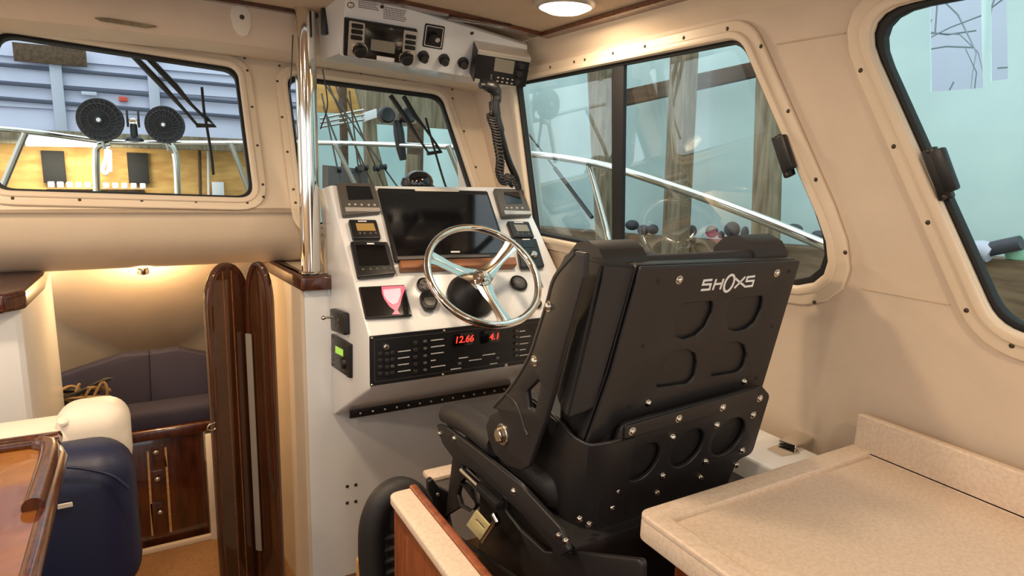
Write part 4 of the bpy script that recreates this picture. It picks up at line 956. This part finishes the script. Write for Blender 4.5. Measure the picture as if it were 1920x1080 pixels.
part('seat_plinth', box((((xe-.30)-1.35)/2, 1.68, (H-1.2-.16)/2), (xe-.30+1.35, .42, H-1.2+.16), .01), M['white'], t)
sd = [at(x, y, 1, 1.722) for x, y in ((88, 876), (130, 876), (175, 882), (212, 893), (240, 915))]
part('piping', tube(sd, .004, 8, sm=5), M['navy'], t)
tg = at(122, 948, 1, 1.722); part('care_tag', box(tg, (.03, .003, .012), .001, 1), M['cushwhite'], t)

# ================================================================ OUTSIDE: boat rails, wipers
def wiper(armA, armB, pivot, blade, lb):
    t = thing('windshield_wiper', WS.wp(*armA[0], -.05), lb, 'wiper')
    for a in (armA, armB):
        part('wiper_arm', tube([WS.wp(*p, -.055) for p in a], .006, 8, rads=[.011, .011, .006, .005]), M['rubber'], t)
    part('wiper_link', tube([WS.wp(*p, -.055) for p in pivot], .008, 8), M['rubber'], t)
    part('wiper_blade', tube([WS.wp(*p, -.05) for p in blade], .005, 8, sm=4), M['rubber'], t)
wiper([(250,90),(298,140),(345,192),(371,222)], [(276,92),(330,148),(360,183),(392,215)], [(369,223),(405,224),(388,208)], [(380,152),(384,195),(390,230),(398,280),(402,318)], 'black double arm wiper outside the centre window')
wiper([(740,168),(770,212),(790,245),(812,277)], [(765,170),(785,205),(805,230),(832,268)], [(810,279),(836,275),(826,262)], [(806,212),(815,245),(828,290),(840,330),(848,352)], 'black double arm wiper outside the helm window')
# bow rail seen through both front panes
def P(x, y, d): return at(x, y, 1, d)
t = thing('bow_rail', P(300, 340, 4.4), 'polished steel bow rail beyond the windshield', 'rail')
part('rail_tube', tube([P(-40,238,4.4), P(60,247,4.5), P(140,258,4.6), P(210,266,4.6), P(330,268,4.6), P(470,268,4.6), P(610,268,4.5), P(700,270,4.2), P(860,276,3.4)], .016, 12, sm=6), M['chrome'], t)
for a, b, d in (((47,250),(5,350),4.4), ((432,268),(468,362),4.5), ((628,270),(668,350),4.4), ((840,272),(872,352),3.4)):
    part('stanchion', tube([P(*a, d), P(*b, d), P(b[0]+(b[0]-a[0])*.5, b[1]+70, d)], .016, 10), M['steel'], t)
for pts_ in ([(205,268),(183,275),(180,300),(182,380)], [(300,266),(320,273),(330,300),(334,380)]):
    part('light_bar_leg', tube([P(*p, 4.5) for p in pts_], .019, 12, sm=5), M['chrome'], t)
def fan(px, r_px, lb):
    d = 4.42; c = P(px[0], px[1], d); r = r_px/1200*d*1.03
    ax = (EYE-c).normalized(); ax = (ax+V((-.25, 0, .0))).normalized()
    t = thing('round_fan', c-V((0, 0, r)), lb, 'fan', 'fans on the bow rail')
    fr = frameM(c, ax)
    part('fan_housing', lathe([(r*.6, -.05), (r*.95, -.03), (r, 0), (r*.97, .012), (r*.9, .01), (0, -.01)], c, ax, 32), M['blackplastic'], t)
    for k in range(24):
        a = 2*math.pi*k/24; part('cage_wire', tube([fr @ V((math.cos(a)*r*.2, math.sin(a)*r*.2, .028)), fr @ V((math.cos(a+.3)*r*.6, math.sin(a+.3)*r*.6, .026)), fr @ V((math.cos(a+.5)*r*.97, math.sin(a+.5)*r*.97, .006))], .0022, 5), M['blackvinyl'], t)
    for q_ in (.45, .75): part('cage_ring', tube([fr @ V((math.cos(a)*r*q_, math.sin(a)*r*q_, .028)) for a in [2*math.pi*k/28 for k in range(28)]], .0025, 5, closed=True), M['blackvinyl'], t)
    part('fan_hub', lathe([(r*.2, .02), (r*.18, .034), (0, .036)], c, ax, 20), M['blackplastic'], t)
    part('hub_badge', lathe([(r*.1, .036), (r*.08, .04), (0, .04)], c, ax, 12), M['whiteprint'], t)
    part('fan_bracket', tube([c-V((0, 0, r*.95)), c-V((-.01, 0, r+.04))], .008, 8), M['steel'], t)
fan((188, 225), 32, 'round black fan on the bow rail, left one of the pair'); fan((309, 234), 29, 'round black fan on the bow rail, right one of the pair')
c = P(250, 232, 4.42)
t = thing('spotlight', c-V((0, 0, .08)), 'small black and chrome searchlight between the two round fans', 'spotlight')
part('light_fork', join(box(c+V((-.028, 0, .03)), (.012, .02, .10), .003), box(c+V((.028, 0, .03)), (.012, .02, .10), .003)), M['blackplastic'], t)
part('light_head', lathe([(.02, -.03), (.025, 0), (.022, .01), (0, .012)], c+V((0, 0, .01)), (0, -1, 0), 16), M['chrome'], t)
part('light_base', lathe([(.05, -.10), (.045, -.085), (.02, -.07), (.018, 0)], c, (0, 0, 1), 16), M['blackplastic'], t)
# side rail seen through the starboard window
def X(x, y, d=1.95): return at(x, y, 0, d)
t = thing('side_rail', X(1300, 400), 'polished steel side rail sloping aft outside the side window', 'rail')
part('rail_tube', tube([P(860,276,3.4), X(960,286,1.85), X(1040,294,1.9), X(1140,312,1.95), X(1280,356,1.95), X(1420,408,1.95), X(1560,466,1.95), X(1700,525,1.95)], .019, 14, sm=6), M['chrome'], t)
part('stanchion', tube([X(1105,312), X(1122,375), X(1142,455), X(1150,520)], .015, 12, sm=4), M['chrome'], t)
# fishing rods behind the helm pane
for i, (a, b, d) in enumerate([((600,145),(745,350),5.2),((612,150),(700,350),5.3),((628,155),(690,350),5.4),((640,160),(720,350),5.5),((606,200),(665,350),5.1),((655,170),(676,350),5.6),((603,175),(640,350),5.3)]):
    t = thing('fishing_rod', P(*b, d), 'dark fishing rod leaning outside behind the steel pole, ' + ['slanting furthest right', 'second in the bundle', 'third in the bundle', 'fourth, slanting right', 'short lowest one', 'nearly upright one', 'closest to the pole'][i], 'fishing rod', 'fishing rods leaning outside the helm window')
    part('rod_blank', tube([P(*a, d), P(*b, d), P(b[0]+(b[0]-a[0])*1.6, b[1]+(b[1]-a[1])*1.6, d)], .012, 8, rads=[.007, .011]), M['timberdark'] if i % 2 else M['greyplastic'], t)
    mp_ = (a[0]+(b[0]-a[0])*.82, a[1]+(b[1]-a[1])*.82); part('reel', lathe([(.028, -.02), (.022, -.012), (.022, .012), (.028, .02)], P(*mp_, d-.04), (1, .2, 0), 14), M['blackplastic'], t)
one('fishing_rod', join(tube([X(976,236,2.4), X(990,250,2.4), X(1040,315,2.4)], .006, 8), tube([X(1040,315,2.4), X(1110,408,2.4)], .013, 8)), M['blackplastic'], 'black fishing rod leaning outside the forward part of the side window', 'fishing rod')
# spotlight pair on a mount in the helm pane
c = P(745, 220, 3.9)
t = thing('searchlight', P(760, 275, 3.9), 'black twin head searchlight on the bow rail outside the helm window', 'searchlight')
for dx in (-22, 18): part('light_head', lathe([(.025, -.05), (.045, -.03), (.050, .03), (.04, .04), (0, .03)], P(745+dx, 216, 3.9), (.1, -1, .05), 20), M['blackplastic'], t)
part('light_neck', tube([P(745,225,3.95), P(748,250,3.95), P(752,280,3.95), P(756,300,3.95)], .04, 12, rads=[.028, .034, .03, .022]), M['blackplastic'], t)
one('anchor_stand', tube([P(775,290,4.2), P(772,350,4.2), P(772,420,4.2)], .05, 12), M['timber'], 'grey post below the twin searchlight', 'post')

# ================================================================ SHED AROUND THE BOAT
one('ground', box((0, 3, -1.3), (30, 30, .1), 0), M['ground'], kind='structure')
# forward wall: plywood below, white siding above
yW = 8.0
def Yw(x, y, d=yW): return at(x, y, 1, d)
zlow = Yw(230, 246).z
one('plywood_wall', box(((Yw(-250, 300).x+Yw(520, 300).x)/2, yW+.05, (zlow-.05-1.25)/2), (Yw(520, 300).x-Yw(-250, 300).x, .04, zlow-.05+1.25), 0), M['ply'], 'yellow plywood shed wall beyond the centre window', 'wall panel')
sx0, sx1 = Yw(-300, 100).x, Yw(560, 100).x
zlow = Yw(230, 246).z
bm = bmesh.new(); prev = None; z_ = zlow-.05; lap = .235
k = 0; verts = []
while z_ < zlow+3.2:
    verts += [(yW-.02, z_), (yW+.02, z_+lap), ]; z_ += lap; k += 1
rows = [[(x, a, b) for a, b in verts] for x in (sx0, sx1)]
one('shed_siding', grid(rows), M['siding'], 'pale blue white lapped siding high beyond the centre window', 'siding')
for yy in (0.42,): pass
kk = 0
for (xa, ya, yb2) in ((100, 75, 232), (283, 95, 218)):
    a = Yw(xa, ya); one('siding_batten', box((a.x, yW-.06, zlow+1.3), (.10, .04, 2.75), .005), M['batten'], 'pale vertical batten on the siding, ' + ('left one behind the board' if xa < 200 else 'right one behind the wiper'), 'batten')
for i, pyy in enumerate((118, 150, 178)):
    a = Yw(0, pyy+0, yW-.05); b = Yw(440, pyy+44, yW-.05)
    one('siding_gap_shade', tube([a+V((-1.5, 0, 0)), b+V((.9, 0, (b.z-a.z)*.0))], .02, 6), M['sidedark'], 'dark horizontal line for the shade in the siding gaps, ' + ['topmost', 'middle', 'lowest'][i] + ' of three', 'siding line')  # dark tubes stand in for shade between the siding boards
a = Yw(95, 103, yW-.12); one('sign_board', box(a, (.58, .03, .17), .004), M['timberdark'], 'worn dark wooden board hung on the siding', 'board')
for p, lb in (((234, 96), 'small red tag high on the siding'), ((231, 186), 'small red tag low on the siding')): one('red_tag', box(Yw(*p, yW-.035), (.075, .06, .045), .002), M['red'], lb, 'tag')
one('grey_tag', box(Yw(167, 175, yW-.06), (.13, .01, .035), .002), M['batten'], 'small grey label on the siding above the left fan', 'tag')
one('shed_beam', box(((sx0+sx1)/2, yW-.15, zlow-.10), (sx1-sx0, .2, .14), .01), M['timber'], 'horizontal grey beam between siding and plywood', 'beam')
t = thing('strip_light', Yw(120, 268, 7.70), 'long glowing fluorescent strip light above the plywood', 'lamp')
fa_, fb_ = Yw(48, 265, 7.70), Yw(205, 268, 7.70)
part('lamp_body', box(((fa_.x+fb_.x)/2, 7.76, fa_.z+.05), (fb_.x-fa_.x, .16, .03), .004), M['whiteprint'], t)
part('lamp_tube', tube([fa_, fb_], .045, 10), M['tubeglow'], t)
l = bpy.data.lights.new('strip_light_area', 'AREA'); l.shape = 'RECTANGLE'; l.size = 1.0; l.size_y = .08; l.energy = 14; l.color = (1, .95, .78)
o = bpy.data.objects.new('lamp_light', l); link(o); o.parent = t; o.location = V(((fa_.x+fb_.x)/2, 7.6, fa_.z-.04))-ORI[t.name]; o.rotation_euler = (math.radians(20), 0, 0)
for p, lb in (((101, 313), 'dark rectangular vent in the plywood, left one'), ((259, 315), 'dark rectangular vent in the plywood, right one')):
    one('wall_vent', box(Yw(*p, yW-.01), (.19, .03, .32), .004), M['ventgrey'], lb, 'vent', 'vents in the plywood')
one('shelf_board', box((Yw(182, 358).x, yW-.0, Yw(182, 362, yW-.06).z), (Yw(275, 350).x-Yw(92, 350).x, .06, .07), .004), M['timberdark'], 'dark rack board with hooks on the plywood wall', 'rack')
for k in range(11):
    one('tool_hook', box(Yw(96+k*17.2, 346+k*.3, yW-.1), (.055, .05, .06), .01), M['whiteprint'], 'white tool holder on the dark rack, number %d of the row from the left' % (k+1) if 0 else ('white tool holder at the left end of the dark rack' if k == 0 else 'white tool holder at the right end of the dark rack' if k == 10 else 'white tool holder in the middle of the dark rack'), 'tool holder', 'tool holders on the rack' if 0 < k < 10 else None)
one('coiled_hose', tube([Yw(200,275,yW-.1), Yw(198,300,yW-.1), Yw(192,318,yW-.1), Yw(200,325,yW-.1), Yw(206,305,yW-.1), Yw(206,280,yW-.1), Yw(207,322,yW-.1)], .02, 8, sm=5), M['whiteprint'], 'white looped hose hanging on the plywood', 'hose')
one('junction_box', box(Yw(409, 358, yW-.05), (.12, .06, .2), .006), M['whiteprint'], 'white junction box on the plywood at the right', 'box')
one('conduit', tube([Yw(390,280,yW-.03), Yw(391,372,yW-.03)], .012, 8), M['whiteprint'], 'thin white conduit down the plywood', 'conduit')
one('conduit', tube([Yw(374,282,yW-.03), Yw(376,372,yW-.03)], .016, 8), M['timberdark'], 'brown conduit down the plywood', 'conduit')
# forward-right: posts, boards and translucent sheeting behind the helm pane
def down(pl, pts, zg=-2.74):
    q_ = [V(a) for a in pl.qs(pts)]
    if len(q_) == 4:
        (a, b, c, d) = q_
        return [tuple(a), tuple(b), tuple(b+(c-b)*((zg-b.y)/(c.y-b.y))), tuple(a+(d-a)*((zg-a.y)/(d.y-a.y)))]
    return [(p.x, p.y if i < len(q_)-2 else zg) for i, p in enumerate(q_)]
def brd(nm, pts, d, th, m, lb, cat, grp=None):
    pl = yplane(d)
    if 'post' in nm or 'pile' in nm: return one(nm, pl.plate(down(pl, pts), th=th, bev=.004, z0=-th, px=False), m, lb, cat, grp)
    return one(nm, pl.plate(pts, th=th, bev=.004, z0=-th), m, lb, cat, grp)
brd('shed_board', [(690,150),(850,165),(880,245),(700,232)], 6.6, .04, M['timber'], 'brown roof board seen at the top right of the helm window', 'board')
brd('plywood_sheet', [(590,130),(694,140),(700,215),(590,210)], 7.2, .04, M['ply'], 'yellow plywood sheet seen at the top left of the helm window', 'board')
brd('timber_post', [(683,140),(702,140),(716,420),(694,420)], 6.0, .12, M['timber'], 'pale timber post in the middle of the helm window', 'post')
brd('timber_post', [(637,140),(650,140),(652,232),(640,232)], 7.0, .08, M['timberdark'], 'dark narrow post against the yellow plywood sheet', 'post')
brd('timber_post', [(662,140),(674,140),(700,240),(690,250)], 6.6, .08, M['timber'], 'leaning grey brace against the yellow plywood sheet', 'brace')
brd('bracket_board', [(681,212),(706,204),(708,220),(684,228)], 5.9, .05, M['whiteprint'], 'short pale board nailed across the post', 'board')
brd('timber_post', [(770,232),(795,232),(792,420),(768,420)], 6.4, .1, M['timberdark'], 'dark narrow post below the brown board', 'post')
for i in range(3): one('steel_pipe', tube([P(600,222+i*8,5.9), P(682,206+i*9,5.9)], .011, 8), M['steel'], 'steel pipe racked outside the helm window, ' + ['top', 'middle', 'bottom'][i] + ' of three', 'pipe', 'steel pipes on the rack')
brd('equipment_pile', [(615,310),(690,318),(690,420),(615,420)], 5.6, .2, M['greyplastic'], 'dark equipment crate beyond the dash', 'crate')
brd('sheet_wall', [(540,100),(1000,100),(1020,900),(540,900)], 9.0, .02, M['tarp'], 'white sheeting far beyond the helm window', 'sheeting')
# starboard: white sheeting, posts, girts, plank wall
xT = 3.4
def plX(x0): return xplane(x0)
tw = thing('tarp_wall', (xT, 2.5, -1.2), 'pale translucent white sheeting hung on the shed frame', 'sheeting')
PT = xplane(xT)
twp = [(-9.2, -2.7), (3.2, -2.7), (3.2, 3.6), (-9.2, 3.6)]
op1 = PT.qs([(1742,-60),(1838,-60),(1843,165),(1745,172)]); op2 = PT.qs([(1856,-60),(1886,-60),(1890,148),(1858,152)])
me = plate2(twp, [op1, op2], .01, 0, -.01); me.transform(PT.M); part('sheeting', me, M['tarp'], tw)
for i, z_ in enumerate((.62, 1.35)):
    pass
def xb_(nm, pts, x0, th, m, lb, cat, grp=None):
    pl = xplane(x0)
    if 'post' in nm or 'wall' in nm: return one(nm, pl.plate(down(pl, pts), th=th, bev=.005, z0=-th, px=False), m, lb, cat, grp)
    return one(nm, pl.plate(pts, th=th, bev=.005, z0=-th), m, lb, cat, grp)
xb_('timber_post', [(1258,60),(1288,60),(1268,500),(1238,500)], 2.95, .11, M['timber'], 'thick square timber post in the middle of the side window', 'post')
xb_('timber_post', [(1098,90),(1125,90),(1140,480),(1118,480)], 2.95, .10, M['timber'], 'timber post left of the black window mullion', 'post')
xb_('timber_post', [(1418,90),(1448,90),(1438,480),(1406,480)], 2.95, .11, M['timber'], 'timber post at the aft end of the side window', 'post')
xb_('timber_post', [(942,150),(965,150),(966,300),(944,300)], 3.0, .05, M['timber'], 'timber post at the front edge of the side window', 'post')
xb_('shed_girt', [(1168,168),(1500,96),(1500,124),(1168,198)], 3.15, .05, M['timberdark'], 'dark horizontal beam behind the posts', 'beam')
xb_('plank_wall', [(960,422),(1168,440),(1360,454),(1600,470),(1960,492),(1960,900),(960,700)], 3.075, .20, M['plank'], 'weathered plank wall below the sheeting', 'plank wall')
random.seed(5)
blob = [(1185,417,15,11),(1206,426,13,11),(1224,425,12,11),(1297,428,10,12),(1334,430,13,13),(1372,428,16,17),(1396,432,8,13),(1352,434,7,8),(1488,425,17,11),(1535,435,14,9)]
for i, (x, y, a, b) in enumerate(blob):
    c = at(x, y+9, 0, 3.16); s = c.y
    r = a/1200*math.hypot(c.x, c.y)*.86; 
    bm = bmesh.new(); bmesh.ops.create_uvsphere(bm, u_segments=18, v_segments=12, radius=1)
    for v in bm.verts: v.co = V((v.co.x*r, v.co.y*r, v.co.z*r*b/a))
    bm.transform(Matrix.Translation(c+V((0, 0, r*b/a*.4))))
    lbs = ['leftmost of the row beside the black mullion', 'second from the mullion', 'just left of the thick post', 'just right of the thick post', 'third right of the thick post', 'largest of the row', 'narrow one by the aft post', 'smallest one beside the largest', 'first one aft of the aft post', 'furthest aft in the side window']
    one('net_float', new_mesh(bm), M['buoy'], 'dark rubber float on the plank wall, ' + lbs[i], 'float', 'floats along the plank wall')
xb_('plank_shelf', [(1940,494),(1945,490),(1946,500),(1940,500)], 3.1, .02, M['plank'], 'small end of a plank above the rear window', 'plank')
one('mint_bottle', lathe([(.04, 0), (.048, .02), (.042, .06), (.015, .08), (.013, .10), (0, .10)], at(1908, 486, 0, 3.12), (0, 0, 1), 16), M['mint'], 'mint green plastic bottle on the planks outside the rear window', 'bottle')
one('driftwood', tube([at(1845,470,0,3.05), at(1880,462,0,3.05), at(1915,455,0,3.05)], .03, 8), M['buoy'], 'dark rolled bundle on the planks outside the rear window', 'bundle')
one('crumpled_sheet', tube([at(1815,472,0,3.05), at(1840,468,0,3.05), at(1860,476,0,3.05)], .04, 10, sm=4), M['batten'], 'crumpled pale sheet on the planks outside the rear window', 'sheet')
one('sky_backdrop', box((9.5, 1.5, 2.5), (.1, 12, 7.4), .01), M['batten'], 'added pale blue backdrop dimming the sky beyond the openings in the sheeting', 'backdrop')  # added backdrop, tones down the bright sky in the openings
# bare tree beyond the openings
t = thing('bare_tree', (6.0, at(1800, 100, 0, 6.0).y, -1.2), 'bare tree branches seen through the openings in the sheeting', 'tree')
tb_ = at(1800, 120, 0, 6.0)
random.seed(11)
bm_all = []
for k in range(34):
    p = tb_+V((0, random.uniform(-.9, .9), random.uniform(-1, 1)))
    pts = [p]; d = V((0, random.uniform(-1, 1), random.uniform(-.6, 1))).normalized()
    for j in range(5): p = p+d*.22; d = (d+V((random.uniform(-.3, .3), random.uniform(-.5, .5), random.uniform(-.4, .6)))).normalized(); pts.append(p)
    bm_all.append(tube(pts, .005, 5, rads=[.007, .006, .005, .004, .003]))
part('branches', join(*bm_all), M['bark'], t)
part('trunk', tube([(6.0, tb_.y+1.0, -1.2), (6.0, tb_.y+.8, .8), (6.0, tb_.y+.3, tb_.z+.4)], .03, 10, rads=[.06, .04, .02]), M['bark'], t)
# remove unused temp meshes
for me in list(bpy.data.meshes):
    if me.users == 0: bpy.data.meshes.remove(me)
